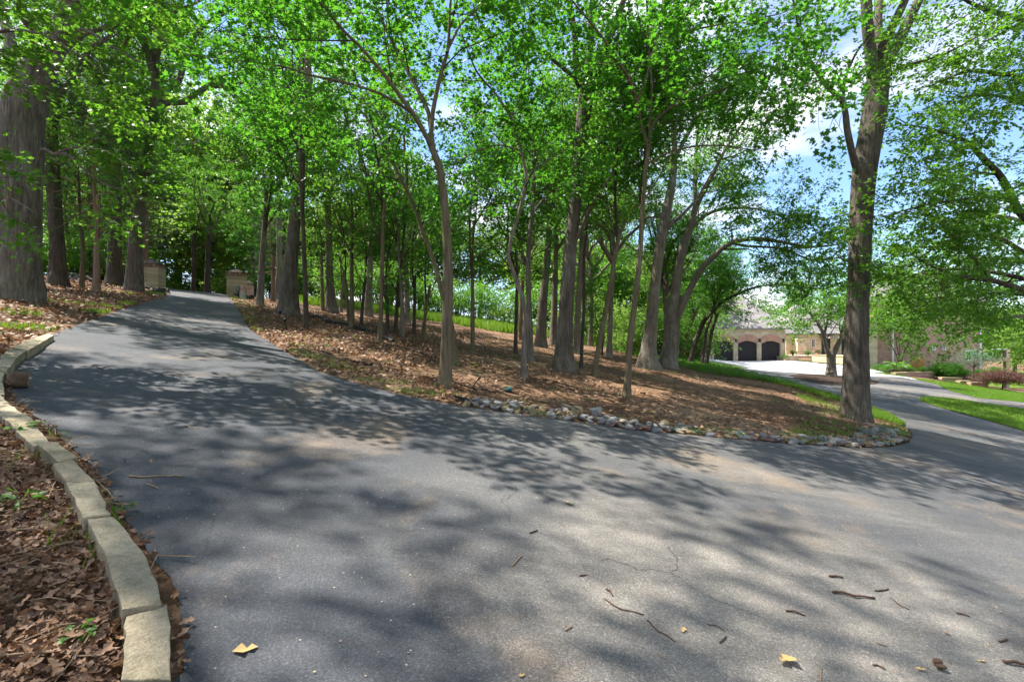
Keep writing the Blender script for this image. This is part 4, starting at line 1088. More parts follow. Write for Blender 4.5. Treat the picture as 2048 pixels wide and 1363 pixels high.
# ---- trees and shrubs behind the wood
FARC = [clump_crown(41, 3.6, 4.6, 46, 22, 10, .24, LEAF_WIDE, M['far'], 7.2), clump_crown(42, 4.4, 4.2, 52, 22, 10, .25, LEAF_WIDE, M['far'], 6.4), clump_crown(43, 3.0, 5.6, 44, 22, 10, .24, LEAF_WIDE, M['oak'], 8.2)]
def far_trunk(cl, h, seed):
    rg = np.random.default_rng(seed)
    parts = [tube(np.array([(0, 0, -.4), (.05, 0, h * .4), (-.05, .1, h * .75), (0, 0, h)]), np.array((.24, .19, .13, .05)), 7)]
    for c in cl[:18]:
        z0 = max(1.5, c[2] - 2.2)
        parts.append(tube(np.array([(0, 0, z0), c * (.5, .5, 0) + np.array((0, 0, z0 + .6 * (c[2] - z0))), c]), np.array((.07, .045, .015)), 4))
    V, T = join(parts)
    return mk_mesh('trunk', V, T, M['bark_grey'], smooth=True)
FART = [far_trunk(FARC[0][1], 10.5, 1), far_trunk(FARC[1][1], 9.5, 2), far_trunk(FARC[2][1], 12.5, 3)]
def far_words(u, k):
    for lim, w in ((240, 'behind the old oaks and fieldstone wall'), (460, 'beyond the gate pillars'), (640, 'behind the stout scaly oak'), (780, 'above the far end of the drain pipe'), (1010, 'beyond the bright meadow grass'),
                   (1230, 'beyond the sunlit clearing behind the central oak'), (1415, 'behind the twin-limbed and leaning oaks'), (1600, 'rising behind the garage roof'), (1800, 'rising behind the entry roof'), (9999, 'behind the brick wing and balcony')):
        if u < lim:
            return ('leafy %s %s' % (k, w), '%ss %s' % (k, w))
def far_tree(x, y, k, s, label, group='trees behind the wood'):
    root = empty('broadleaf_tree', (x, y, float(H(x, y))), label, 'tree', group, rng.uniform(0, 6.28))
    root.scale = (s, s, s)
    ob('trunk', FART[k], root); ob('crown', FARC[k][0], root)
rf = np.random.default_rng(17)
spots = []
for (u, Y, s) in [(-60, 46, 1.1), (40, 38, 1.0), (120, 44, 1.1), (190, 36, .9), (235, 48, 1.2), (300, 46, 1.0), (356, 52, 1.9), (398, 54, 2.1), (440, 58, 2.0), (450, 58, 1.2), (500, 48, 1.1), (545, 50, 1.0),
                  (600, 50, 1.2), (640, 60, 1.0), (690, 52, 1.3), (735, 60, 1.4), (780, 54, 1.3), (840, 60, 1.3), (900, 60, 1.1), (960, 64, 1.1), (1050, 66, 1.2), (1090, 62, 1.2), (1140, 58, 1.0),
                  (1190, 50, 1.0), (1240, 56, 1.1), (1290, 48, 1.0), (1340, 56, 1.1), (1385, 62, 1.0), (1440, 84, 1.2), (1510, 88, 1.1), (1580, 86, 1.2), (1650, 88, 1.1), (1730, 84, 1.1),
                  (1800, 80, 1.0), (1880, 78, 1.0), (1960, 72, 1.1), (2030, 62, 1.0), (2090, 56, 1.0), (2120, 66, 1.1), (1330, 40, .7), (1240, 42, .7), (2075, 52, .75), (2130, 47, .7)]:
    far_tree((u - 1024) / F * Y, Y, rf.integers(3), s * rf.uniform(.9, 1.1), *far_words(u, 'tree'))

SHC = [clump_crown(51, 1.5, 1.2, 26, 14, 10, .13, LEAF_OVAL, M['far'], 1.15, low=-.75), clump_crown(52, 1.2, 1.5, 26, 14, 10, .13, LEAF_OVAL, M['maple2'], 1.4, low=-.8), clump_crown(53, 1.3, .8, 24, 16, 10, .10, LEAF_OVAL, M['maple'], .7, low=-.7)]
def shrub_stem(cl):
    V, T = join([tube(np.array([(.1 * c[0], .1 * c[1], -.2), (.5 * c[0], .5 * c[1], .5 * c[2]), c]), np.array((.03, .02, .006)), 4) for c in cl[:14]])
    return mk_mesh('stem', V, T, M['twig'])
SHS = [shrub_stem(c[1]) for c in SHC]
def shrub(x, y, k, s, label, group='shrubs behind the wood', name='shrub', z=None):
    root = empty(name, (x, y, float(H(x, y)) if z is None else z), label, 'shrub', group, rng.uniform(0, 6.28))
    root.scale = s if hasattr(s, '__len__') else (s, s, s)
    ob('stem', SHS[k], root); ob('crown', SHC[k][0], root)
    return root
for (u, Y, s) in [(60, 30, 1.4), (110, 33, 1.5), (150, 30, 1.3), (175, 34, 1.5), (215, 32, 1.4), (245, 35, 1.4), (-10, 30, 1.5), (315, 44, 1.6), (345, 48, 1.7), (375, 52, 1.6), (405, 50, 1.5), (440, 50, 1.6), (480, 44, 1.6),
                  (540, 40, 1.5), (600, 42, 1.5), (640, 42, 1.6), (690, 40, 1.5), (720, 44, 1.6), (765, 42, 1.5), (800, 44, 1.6), (850, 43, 1.4), (880, 45, 1.3), (915, 42, 1.2), (950, 44, 1.2), (985, 46, 1.4), (1015, 44, 1.3),
                  (1050, 44, 1.5), (1085, 42, 1.4), (1120, 42, 1.5), (1150, 40, 1.4), (1185, 38, 1.5), (1215, 40, 1.6), (1245, 36, 1.4), (1275, 36, 1.6), (1310, 34, 1.5), (1340, 36, 1.7), (1370, 37, 1.5), (1395, 40, 1.6), (1330, 31, 1.1), (1262, 31, 1.0), (1385, 34, 1.1)]:
    shrub((u - 1024) / F * Y, Y, int(rf.integers(2)), s * rf.uniform(.9, 1.15), *far_words(u, 'shrub'))

# ------------------------------------------------------------------ stone kerb
import bmesh
JR = [(372, 1500), (334, 1363), (329, 1216), (287, 1106), (228, 1031), (194, 965), (151, 920), (108, 886), (81, 855), (56, 826), (24, 804), (8, 786), (4, 762), (10, 744), (27, 722), (52, 703), (84, 683), (107, 669)]
JL = [(225, 1500), (234, 1363), (246, 1228), (214, 1113), (172, 1035), (139, 968), (111, 928), (74, 891), (37, 861), (14, 836), (-8, 806), (-20, 786), (-24, 762), (-16, 740), (0, 715), (20, 698), (52, 680), (94, 666)]
rk = np.random.default_rng(3)
kb0 = gp(330, 1363)
kerb = empty('stone_kerb', kb0, 'low curved kerb of rough tan limestone blocks along the drive', 'kerb')
for i in range(len(JR) - 1):
    KH = .115
    q = []
    for (a, bb) in ((JR[i], JL[i]), (JR[i + 1], JL[i + 1])):
        q.append(gp(*a, KH)); q.append(gp(*bb, KH))
    r0, l0, r1, l1 = q
    ax = norm(r1 - r0 + l1 - l0)
    sh = rk.uniform(-.025, .025)                 # blocks sit a little out of line
    side = norm(np.cross(ax, (0, 0, 1)))
    bm = bmesh.new()
    n = 7
    top, bot = [], []
    dzt = rk.uniform(-.012, .018)
    rows = []
    for j in range(n):
        t = .006 + .988 * j / (n - 1)
        R_ = r0 + (r1 - r0) * t + side * (sh + rk.normal() * .003); L_ = l0 + (l1 - l0) * t + side * (sh + rk.normal() * .003)
        if j in (0, n - 1):
            sk = rk.normal() * .012; R_ = R_ + ax * sk; L_ = L_ - ax * sk
        row = []
        for s in (0, .35, .7, 1):
            p = R_ + (L_ - R_) * s
            row.append(p + np.array((0, 0, dzt + rk.normal() * .002)))
        rows.append(row)
    rows = np.array(rows)
    VT = [[bm.verts.new(rows[j][s] - kb0) for s in range(4)] for j in range(n)]
    for j in range(n - 1):
        for s in range(3):
            bm.faces.new((VT[j][s], VT[j][s + 1], VT[j + 1][s + 1], VT[j + 1][s]))
    ring = [VT[j][0] for j in range(n)] + [VT[n - 1][s] for s in (1, 2, 3)] + [VT[j][3] for j in range(n - 2, -1, -1)] + [VT[0][2], VT[0][1]]
    cen = rows.reshape(-1, 3).mean(0) - kb0
    prev = ring
    for dzz, ins in ((.06, .006), (.22, -.012)):
        nxt = []
        for v in ring:
            c = np.array(v.co); o_ = norm((c - cen) * (1, 1, 0)) * (ins + rk.normal() * .004)
            nxt.append(bm.verts.new(c - np.array((0, 0, dzz)) - o_ * 1.0))
        for k in range(len(ring)):
            k2 = (k + 1) % len(ring)
            bm.faces.new((prev[k], nxt[k], nxt[k2], prev[k2]))
        prev = nxt
    bmesh.ops.recalc_face_normals(bm, faces=bm.faces)
    me = bpy.data.meshes.new('kerb_stone'); bm.to_mesh(me); bm.free(); me.materials.append(M['kerb'])
    ks = ob('kerb_stone', me, kerb)
    bv = ks.modifiers.new('bevel', 'BEVEL'); bv.width = .005; bv.segments = 2; bv.limit_method = 'ANGLE'; bv.angle_limit = .7

# ------------------------------------------------------------------ rock border
def pebble(seed, sx, sy, sz, lump=.12, sub=2):
    rg = np.random.default_rng(seed)
    bm = bmesh.new(); bmesh.ops.create_icosphere(bm, subdivisions=sub, radius=1)
    ph = rg.uniform(0, 6, 6)
    for v in bm.verts:
        x, y, z = v.co
        f = 1 + lump * (math.sin(2.1 * x + ph[0]) * math.sin(1.9 * y + ph[1]) + .6 * math.sin(3.3 * z + 2 * x + ph[2])) + rg.normal() * .012
        v.co = Vector((x * sx * f, y * sy * f, z * sz * f))
    me = bpy.data.meshes.new('river_stone'); bm.to_mesh(me); bm.free()
    me.polygons.foreach_set('use_smooth', [True] * len(me.polygons))
    return me
def chunk(seed, sx, sy, sz):
    rg = np.random.default_rng(seed)
    bm = bmesh.new()
    for i in range(16):
        p = rg.uniform(-1, 1, 3); p = p / np.abs(p).max() * rg.uniform(.75, 1)
        bm.verts.new((p[0] * sx, p[1] * sy, p[2] * sz))
    r = bmesh.ops.convex_hull(bm, input=bm.verts)
    bmesh.ops.delete(bm, geom=[g_ for g_ in r['geom_interior'] if isinstance(g_, bmesh.types.BMVert)], context='VERTS')
    me = bpy.data.meshes.new('limestone_chunk'); bm.to_mesh(me); bm.free()
    return me
def with_mat(me, m):
    c = me.copy(); c.materials.clear(); c.materials.append(m); return c
PEB = [[with_mat(pebble(60 + i, 1.0, [.72, .6, .85, .55, .7][i], [.42, .34, .5, .36, .3][i]), s) for s in STONE] for i in range(5)]
CHK = [with_mat(chunk(80 + i, 1, .75, .5), [STONE[5], STONE[1], M['kerb']][i % 3]) for i in range(6)]
EDGE = np.array(RIGHT_EDGE)
i0, i1 = 12, 23
seg = resample(np.array(RIGHT_EDGE[i0:i1 + 1]), 200)
tang = norm(np.gradient(seg, axis=0)); nrml = np.stack([-tang[:, 1], tang[:, 0]], 1)
cen0 = gp(1400, 600 + 280)
border = empty('rock_border', (*seg[100], float(H(*seg[100]))), 'long border of rounded river stones and tan limestone along the drive edge', 'rock border')
b0 = np.array(border.location)
edge_len = np.linalg.norm(np.diff(seg, axis=0), axis=1).sum()
rr_ = np.random.default_rng(12)
placed = []
tries = 0
while len(placed) < 298 and tries < 12000:
    tries += 1
    t = rr_.uniform(0, 1) ** .93
    j = int(t * 199)
    wid = np.interp(t, [0, .06, .2, .45, .7, .85, 1], [.5, .75, .62, .42, .5, .85, .85])
    off = rr_.uniform(.02, wid)
    small = tries > 3500
    s = rr_.uniform(.028, .05) if small else rr_.uniform(.05, .095)
    p = seg[j] + nrml[j] * (off + s * .4)
    lay = 0
    ok = True
    for (q, sq, _) in placed:
        if (q[0] - p[0]) ** 2 + (q[1] - p[1]) ** 2 < ((s + sq) * .66) ** 2:
            ok = False; break
    if not ok:
        continue
    placed.append((p, s, t))
for (p, s, t) in placed:
    z = float(H(*p)) + .034 + s * .16
    if t < .16 and rr_.uniform() < .85 or rr_.uniform() < .04:
        me = CHK[int(rr_.integers(6))]; nm = 'limestone_chunk'; s2 = s * 1.0
    else:
        me = PEB[int(rr_.integers(5))][int(rr_.choice(6, p=[.24, .22, .20, .13, .13, .08]))]; nm = 'river_stone'; s2 = s * 1.12
    o = ob(nm, me, border, tuple(np.array((*p, z)) - b0), (rr_.normal() * .22, rr_.normal() * .22, rr_.uniform(0, 6.28)), s2)
for (u, v, s, lb) in [(1138, 820, .16, 'pale flat limestone block behind the rock border, nearest the green lid'), (1157, 823, .12, 'pale limestone block touching the larger flat one behind the rock border'),
                  (1191, 828, .14, 'lone pale limestone block in the leaf litter above the rock border'), (1237, 791, .13, 'grey stone at the foot of the foremost slender maple')]:
    p = gp(u, v)
    o = ob('limestone_block', CHK[int(s * 100) % 3 * 2], None, tuple(p + (0, 0, s * .3)), (.1, .1, u * .7), s); tag(o, lb, 'stone')

# ------------------------------------------------------------------ leaf litter, grass, ground cover
PAVED = [DRIVE, COURT]
def scatter(n, x0, x1, y0, y1, seed, dens=None, keep=None, lo=0.02):
    rg = np.random.default_rng(seed)
    x = rg.uniform(x0, x1, n); y = rg.uniform(y0, y1, n)
    m = ~pip(x, y, DRIVE) & ~pip(x, y, COURT) & ~pip(x, y, UPLAWN) & ~pip(x, y, LOWLAWN)
    vis = (np.abs(x) < y * 1.15 + 1.2)
    m &= vis
    if dens is not None: m &= rg.uniform(size=n) < dens(x, y)
    return x[m], y[m], rg
def patch(x, y, s=1.0, o=0.0):
    return .5 + .5 * np.sin(x * 1.7 * s + 1.9 * np.sin(y * 1.1 * s + o) + o) * np.sin(y * 1.5 * s + 1.3 * np.sin(x * .9 * s))
KERB_IN = [tuple(gp(*a, .1)[:2]) for a in JR] ; KERB_OUT = [tuple(gp(*a, .1)[:2]) for a in JL]
GAPPOLY = KERB_IN + LEFT_EDGE[:19][::-1]
sheet('verge_soil', GAPPOLY, .022, .25, M['soil'])
KPOLY = KERB_IN + KERB_OUT[::-1]
def litter(name, label, x, y, rg, size, tmpl, mat, zlift=.03, flat=.55):
    m = ~pip(x, y, KPOLY) & (~pip(x, y, GAPPOLY) | (rg.uniform(size=len(x)) < .3)); x, y = x[m], y[m]
    pos = np.column_stack([x, y, H(x, y) + zlift + np.abs(rg.normal(size=len(x))) * .018])
    a = rg.uniform(0, 6.28, len(x))
    d = np.column_stack([np.cos(a), np.sin(a), rg.normal(size=len(x)) * .2])
    V, T = leaves(pos, d, np.full(len(x), .03), 1, size, rg, tmpl, flat, .2, 0.0)
    o = ob(name, mk_mesh(name, V, T, mat)); tag(o, label, 'leaf litter', kind='stuff')
    return o
LEAF_CURL = (np.array([(0, 0, 0), (.22, .22, .10), (.12, .42, .02), (.40, .60, .16), (.05, 1, .10), (-.34, .62, .14), (-.12, .42, .02), (-.20, .25, .09)]), LEAF_OAK[1])
x, y, rg = scatter(150000, -8, -.9, .4, 6.5, 71, lambda x, y: .35 + .65 * patch(x, y, 2.2))
litter('leaf_litter', 'brown curled oak leaves thick on the bank behind the kerb', x, y, rg, .047, LEAF_CURL, M['dry'], .035, .8)
x, y, rg = scatter(42000, -24, -2, 5.5, 26, 72, lambda x, y: .25 + .75 * patch(x, y, .8))
litter('leaf_litter', 'dry leaves under the old trees on the bank', x, y, rg, .085, LEAF_WIDE, M['dry'], .05)
x, y, rg = scatter(105000, -16, 19, 6, 32, 73, lambda x, y: np.clip(.10 + .95 * patch(x, y, .9, 1.0) * patch(x, y, .35, 2.0) + .3 * (y < 9) - .35 * (y > 17) - .5 * ((x > 2.5) & (y > 11.5)), .04, 1))
litter('leaf_litter', 'dry brown leaves strewn on the soil below the maples', x, y, rg, .072, LEAF_WIDE, M['dry'], .05)

def blades(name, label, x, y, rg, h, w, mat, z0=.04):
    n = len(x)
    a = rg.uniform(0, 6.28, n); hh = h * rg.uniform(.5, 1.3, n)
    b = np.column_stack([x, y, H(x, y) + z0])
    dx = np.column_stack([np.cos(a), np.sin(a), np.zeros(n)]) * (w * rg.uniform(.6, 1.3, n))[:, None]
    ln = rg.normal(size=(n, 3)) * .35 * hh[:, None]; ln[:, 2] = 0
    tip = b + ln + np.column_stack([np.zeros(n), np.zeros(n), hh])
    V = np.stack([b - dx, b + dx, tip], 1).reshape(-1, 3)
    T = np.arange(3 * n).reshape(-1, 3)
    o = ob(name, mk_mesh(name, V, T, mat)); tag(o, label, 'grass', kind='stuff')
def in_poly(n, poly, seed):
    P = np.array(poly); rg = np.random.default_rng(seed)
    x = rg.uniform(P[:, 0].min(), P[:, 0].max(), n); y = rg.uniform(P[:, 1].min(), P[:, 1].max(), n)
    m = pip(x, y, poly) & (np.abs(x) < y * 1.12 + 1)
    return x[m], y[m], rg
x, y, rg = in_poly(90000, UPLAWN, 81); blades('lawn_grass', 'bright mown grass strip below the planter walls', x, y, rg, .07, .009, M['grass'])
x, y, rg = in_poly(110000, LOWLAWN, 82); blades('lawn_grass', 'dappled mown grass between the two arms of the drive', x, y, rg, .07, .008, M['grass'], .05)
TIP = chain([(1560, 884), (1700, 889), (1790, 888), (1818, 876), (1805, 851), (1775, 833), (1720, 812), (1660, 794), (1600, 776), (1590, 790), (1640, 830), (1600, 850)])
x, y, rg = in_poly(60000, TIP, 83); m = rg.uniform(size=len(x)) < np.clip(patch(x, y, 1.1, .4) * 1.5 - .35, 0, 1)
blades('tip_grass', 'thin grass round the foot of the tall thick oak', x[m], y[m], rg, .08, .006, M['grass'])
wedge = chain([(1415, 729), (1436, 733), (1496, 736.4), (1496, 735.4), (1436, 728), (1420, 724)], far=50)
E = resample(np.array(RIGHT_EDGE[:24]), 600); tg = norm(np.gradient(E, axis=0)); nm_ = np.stack([-tg[:, 1], tg[:, 0]], 1)
rg = np.random.default_rng(84); jj = rg.integers(0, 600, 16000); of = np.abs(rg.normal(size=16000)) * .45 + .05
x, y = (E[jj] + nm_[jj] * of[:, None]).T; m = (patch(x, y, 1.6, 2) > .62) & ~pip(x, y, DRIVE)
blades('verge_grass', 'sparse grass tufts along the wooded driveway edge', x[m], y[m], rg, .06, .005, M['grass'])
E2 = resample(np.array(LEFT_EDGE[18:]), 400); tg = norm(np.gradient(E2, axis=0)); nm_ = np.stack([-tg[:, 1], tg[:, 0]], 1)
jj = rg.integers(0, 400, 16000); of = np.abs(rg.normal(size=16000)) * .8 + .05
x, y = (E2[jj] + nm_[jj] * of[:, None]).T; m = (patch(x, y, 1.0, 1) > .86) & ~pip(x, y, DRIVE)
blades('verge_grass', 'patchy green grass on the bank below the oaks', x[m], y[m], rg, .09, .008, M['grass'])
E3 = resample(np.array(RIGHT_EDGE[24:]), 400); tg = norm(np.gradient(E3, axis=0)); nm_ = np.stack([-tg[:, 1], tg[:, 0]], 1)
jj = rg.integers(0, 400, 34000); of = rg.uniform(0, 1, 34000) * np.interp(jj, [0, 150, 400], [.7, 1.0, 3.0])
x, y = (E3[jj] + nm_[jj] * of[:, None]).T; m = ~pip(x, y, DRIVE) & ~pip(x, y, COURT)
blades('verge_grass', 'green grass strip beside the drive to the garage', x[m], y[m], rg, .10, .012, M['grass'])
# near the camera: small weeds in the litter and a grass tuft
x, y, rg = scatter(2600, -4.0, -1.1, 1.0, 4.5, 86, lambda x, y: (patch(x, y, 2.6, .3) > .78) * .9)
blades('weed_grass', 'green weed blades coming up through the near leaf litter', x, y, rg, .11, .005, M['grass'], .03)
x, y, rg = scatter(5200, -14, 17, 7, 27, 87, lambda x, y: (patch(x, y, 1.9, 2.2) > .72) * .5)
pos = np.column_stack([x, y, H(x, y) + rg.uniform(.06, .16, len(x))]); a = rg.uniform(0, 6.28, len(x))
V, T = leaves(pos, np.column_stack([np.cos(a), np.sin(a), a * 0 + .1]), np.full(len(x), .14), 4, .055, rg, LEAF_OVAL, .4)
tag(ob('ground_cover', mk_mesh('ground_cover', V, T, M['maple2'])), 'scattered green seedlings on the woodland floor', 'seedlings', kind='stuff')
x, y, rg = scatter(26000, 6.5, 18, 22, 36, 88, lambda x, y: (x > 7.5 + .15 * (30 - y)) * .7)
pos = np.column_stack([x, y, H(x, y) + rg.uniform(.05, .3, len(x))]); a = rg.uniform(0, 6.28, len(x))
V, T = leaves(pos, np.column_stack([np.cos(a), np.sin(a), a * 0 + .2]), np.full(len(x), .2), 4, .09, rg, LEAF_OVAL, .5)
tag(ob('ground_cover', mk_mesh('ground_cover', V, T, M['maple2'])), 'green ground ivy under the trees near the garage drive', 'ground cover', kind='stuff')
# bright tall grass on the far slope
x, y, rg = scatter(52000, -16, 6, 33, 47, 89, lambda x, y: ((y > 35 + 1.2 * np.sin(x)) * 1.0))
blades('meadow_grass', 'sunlit yellow green grass beyond the wood', x, y, rg, .55, .035, M['grass'], -.02)

# seedlings beside the kerb
for (u, v, s, lb) in [(36, 885, .11, 'bright green seedling behind the second bend of the kerb'), (250, 1033, .06, 'small green sprout between kerb and asphalt'), (38, 1040, .10, 'green seedling rising from the near leaf litter'),
                      (150, 1299, .06, 'single bright green leaf sprout low beside the kerb'), (117, 882, .05, 'tiny green sprout in the kerb joint by the asphalt')]:
    p = gp(u, v); rg = np.random.default_rng(u)
    root = empty('seedling', p, lb, 'seedling', 'seedlings by the kerb')
    n = 4
    a = np.arange(n) * 2.1
    V, T = leaves(np.tile(np.array((0, 0, s * 1.1)), (n, 1)), np.column_stack([np.cos(a), np.sin(a), a * 0 + .2]), np.full(n, s * .9), 3, s * .8, rg, LEAF_OAK, .3)
    ob('leaf', mk_mesh('leaf', V, T, M['maple2']), root)['kind'] = 'stuff'
    Vt, Tt = tube(np.array([(0, 0, -.02), (.01, 0, s * .6), (0, 0, s * 1.15)]), np.array((.003, .0025, .002)), 5)
    ob('stem', mk_mesh('stem', Vt, Tt, M['grass']), root)

# ------------------------------------------------------------------ sticks, leaves and nuts on the drive
rs2 = np.random.default_rng(8)
STK = [([(259, 954), (283, 957), (320, 955), (366, 953)], 5.0, 'stick_pale', 'pale forked stick lying on the dark asphalt near the kerb'),
       ([(295, 971), (306, 974), (316, 979)], 3.5, 'stick_pale', 'short pale twig just below the pale forked stick'),
       ([(372, 850), (382, 856), (400, 857)], 3, 'stick_pale', 'small hooked twig on the asphalt above the pale stick'),
       ([(187, 730), (196, 735), (207, 739)], 2.5, 'stick', 'little dark twig on the upper drive beyond the log'),
       ([(32, 812), (47, 802), (65, 797)], 2.5, 'stick_pale', 'bent twig leaning off the kerb below the log'),
       ([(1208, 1198), (1240, 1219), (1262, 1225), (1288, 1230)], 4, 'stick', 'long crooked twig in the middle of the near asphalt'),
       ([(1295, 1241), (1316, 1264), (1332, 1272), (1350, 1283)], 3.5, 'stick', 'slender curved twig continuing below the long crooked twig'),
       ([(1212, 1180), (1219, 1183), (1226, 1192)], 5, 'stick', 'stubby bark scrap above the long crooked twig'),
       ([(1131, 1262), (1145, 1257)], 5, 'stick_pale', 'short pale stick piece on the worn asphalt'),
       ([(1159, 1151), (1174, 1150)], 4, 'stick', 'tiny straight dark stick left of the crooked twigs'),
       ([(1059, 1067), (1066, 1065), (1075, 1062)], 4.5, 'stick', 'short dark stick below the curled tan leaf'),
       ([(1025, 1132), (1036, 1122), (1044, 1111)], 4, 'stick_pale', 'split pale twig with a dry leaf at mid asphalt'),
       ([(1415, 1250), (1432, 1255), (1451, 1264)], 2.5, 'stick', 'thin reddish twig right of the slender curved twig'),
       ([(1440, 1290), (1446, 1282), (1452, 1276)], 4.5, 'stick', 'upright-pointing bark sliver below the thin reddish twig'),
       ([(1664, 1187), (1690, 1190), (1702, 1193), (1747, 1197)], 7, 'stick', 'thickest knobby stick on the asphalt'),
       ([(1658, 1153), (1672, 1156), (1685, 1156)], 5.5, 'stick', 'small stick just above the thickest knobby stick'),
       ([(1750, 1183), (1764, 1182), (1778, 1179)], 4, 'stick', 'reddish short stick at the end of the knobby stick'),
       ([(1571, 1222), (1590, 1227), (1609, 1234)], 5, 'stick', 'straight brown stick below the knobby stick'),
       ([(1782, 1196), (1800, 1213), (1820, 1222)], 2.5, 'stick', 'hair-thin curved twig beside the knobby stick'),
       ([(1914, 1227), (1926, 1230), (1939, 1234)], 4.5, 'stick', 'short dark stick between knobby stick and frame edge'),
       ([(1745, 1333), (1757, 1335), (1769, 1340)], 5, 'stick', 'dark stick beside the fallen nuts'),
       ([(1752, 1286), (1764, 1290), (1775, 1293)], 3.5, 'stick_pale', 'thin pale sliver above the fallen nuts'),
       ([(2008, 1327), (2030, 1332), (2060, 1336)], 9, 'stick', 'thick stick cut by the lower corner of the picture'),
       ([(2000, 1285), (2008, 1283), (2015, 1279)], 5, 'stick', 'small reddish stick above the corner stick'),
       ([(1643, 1337), (1640, 1370)], 4, 'stick_pale', 'pale twig running out of the bottom edge')]
for pts, w, mt, lb in STK:
    A = np.array([gp(u, v, .03) for (u, v) in pts])
    r = .72 * w * A[:, 1].mean() / F / 2
    A[:, 2] += r * 1.05
    if len(A) > 2: A[1:-1, 2] += rs2.uniform(0, r * .8, len(A) - 2)
    Q = smooth_line(A, 9); c = Q.mean(0)
    Q = Q + rs2.normal(size=Q.shape) * np.array((r, r, .2 * r)) * .35
    V, T = tube(Q - c, r * np.linspace(1.1, .7, 9) * rs2.uniform(.8, 1.2, 9), 7, .08, rs2, True)
    tag(ob('stick', mk_mesh('stick', V, T, M[mt], smooth=True), None, tuple(c)), lb, 'stick', 'sticks on the driveway')
FL = [(518, 1297, .11, 'dry_pale', 'large pale dry leaf near the bottom of the dark asphalt'), (1130, 1002, .11, 'dry_pale', 'curled tan leaf in the big patch of sunlight'),
      (1017, 957, .07, 'grass', 'yellow green fresh leaf on the asphalt below the rocks'), (1363, 1266, .055, 'dry_pale', 'small yellow leaf scrap beside the slender curved twig'),
      (1318, 1310, .04, 'dry', 'small reddish scrap at the bottom of the asphalt'), (1052, 1352, .05, 'dry_pale', 'pale scrap at the bottom edge of the asphalt'), (1558, 1330, .13, 'dry_pale', 'long tan leaf at the bottom of the drive'),
      (303, 925, .06, 'dry', 'orange brown leaf beside the kerb on dark asphalt'), (370, 784, .07, 'dry', 'brown leaf on the upper drive'), (606, 805, .12, 'dry', 'brown leaf on the drive near the wooded edge'),
      (250, 926, .06, 'dry', 'dark brown leaf near the kerb joint'), (385, 899, .07, 'dry_pale', 'tan leaf above the pale forked stick'), (1898, 1272, .07, 'dry', 'brown leaf fragment among the sticks'), (1975, 1325, .06, 'dry_pale', 'thin yellow leaf near the corner stick'),
      (1855, 1345, .06, 'dry_pale', 'slim pale leaf beside the fallen nuts')]
for (u, v, s, mt, lb) in FL:
    p = gp(u, v, .036); rg = np.random.default_rng(u)
    V, T = leaves(np.zeros((1, 3)), np.array([(math.cos(u), math.sin(u), 0)]), np.array([.01]), 1, s * .72, rg, LEAF_CURL, .2, .1, 0)
    V[:, 2] -= V[:, 2].min()
    tag(ob('fallen_leaf', mk_mesh('fallen_leaf', V, T, M[mt]), None, tuple(p)), lb, 'leaf', 'dead leaves on the driveway')
for (u, v, s, lb) in [(1875, 1331, .021, 'round brown nut on the asphalt'), (1883, 1342, .022, 'broken nut husk touching the round brown nut')]:
    p = gp(u, v, .03)
    tag(ob('nut', with_mat(pebble(u, 1, 1, .9 if u < 1880 else .6, .05 if u < 1880 else .3), M['stick']), None, tuple(p + (0, 0, s * .8)), (0, 0, 1), s), lb, 'nut', 'nuts on the driveway')
# crumbs of bark, sand and leaf on the asphalt
rc = np.random.default_rng(33)
x = rc.uniform(-4, 9, 5200); y = rc.uniform(1.2, 11, 5200)
m = pip(x, y, DRIVE) & (np.abs(x) < 1.1 * y + .5) & (rc.uniform(size=5200) < .12 + .5 * patch(x, y, .8, .7)) & (rc.uniform(size=5200) < np.clip(.35 + .12 * x, .1, 1))
x, y = x[m], y[m]; a = rc.uniform(0, 6.28, len(x))
pos = np.column_stack([x, y, H(x, y) + .036])
for nm, lb, sl, mt, tm, sz in (('leaf_crumb', 'tiny tan leaf crumbs sprinkled over the asphalt', slice(0, None, 3), 'dry_pale', LEAF_OVAL, .014), ('bark_crumb', 'tiny dark bark crumbs sprinkled over the asphalt', slice(1, None, 3), 'dry', LEAF_NEEDLE, .035), ('leaf_crumb', 'tiny brown leaf crumbs sprinkled over the asphalt', slice(2, None, 3), 'dry', LEAF_WIDE, .014)):
    V, T = leaves(pos[sl], np.column_stack([np.cos(a[sl]), np.sin(a[sl]), a[sl] * 0]), np.full(len(a[sl]), .004), 1, sz, rc, tm, .15, .1, 0.0)
    tag(ob(nm, mk_mesh(nm, V, T, M[mt])), lb, 'debris', kind='stuff')
# twigs in the near leaf litter
x, y, rg = scatter(900, -4.5, -1.1, .8, 6, 35); m = ~pip(x, y, KPOLY); x, y = x[m], y[m]
prt = []
for xx, yy in zip(x, y):
    a_ = rg.uniform(0, 6.28); L_ = rg.uniform(.05, .22); d_ = np.array((math.cos(a_), math.sin(a_), rg.normal() * .12)) * L_
    c_ = np.array((xx, yy, float(H(xx, yy)) + .06))
    prt.append(tube(np.array([c_ - d_, c_ + rg.normal(size=3) * .012, c_ + d_]), np.array((.0032, .0028, .0018)), 4))
V, T = join(prt); tag(ob('litter_twig', mk_mesh('litter_twig', V, T, M['stick_pale'])), 'fine broken twigs mixed into the near leaf litter', 'twigs', kind='stuff')
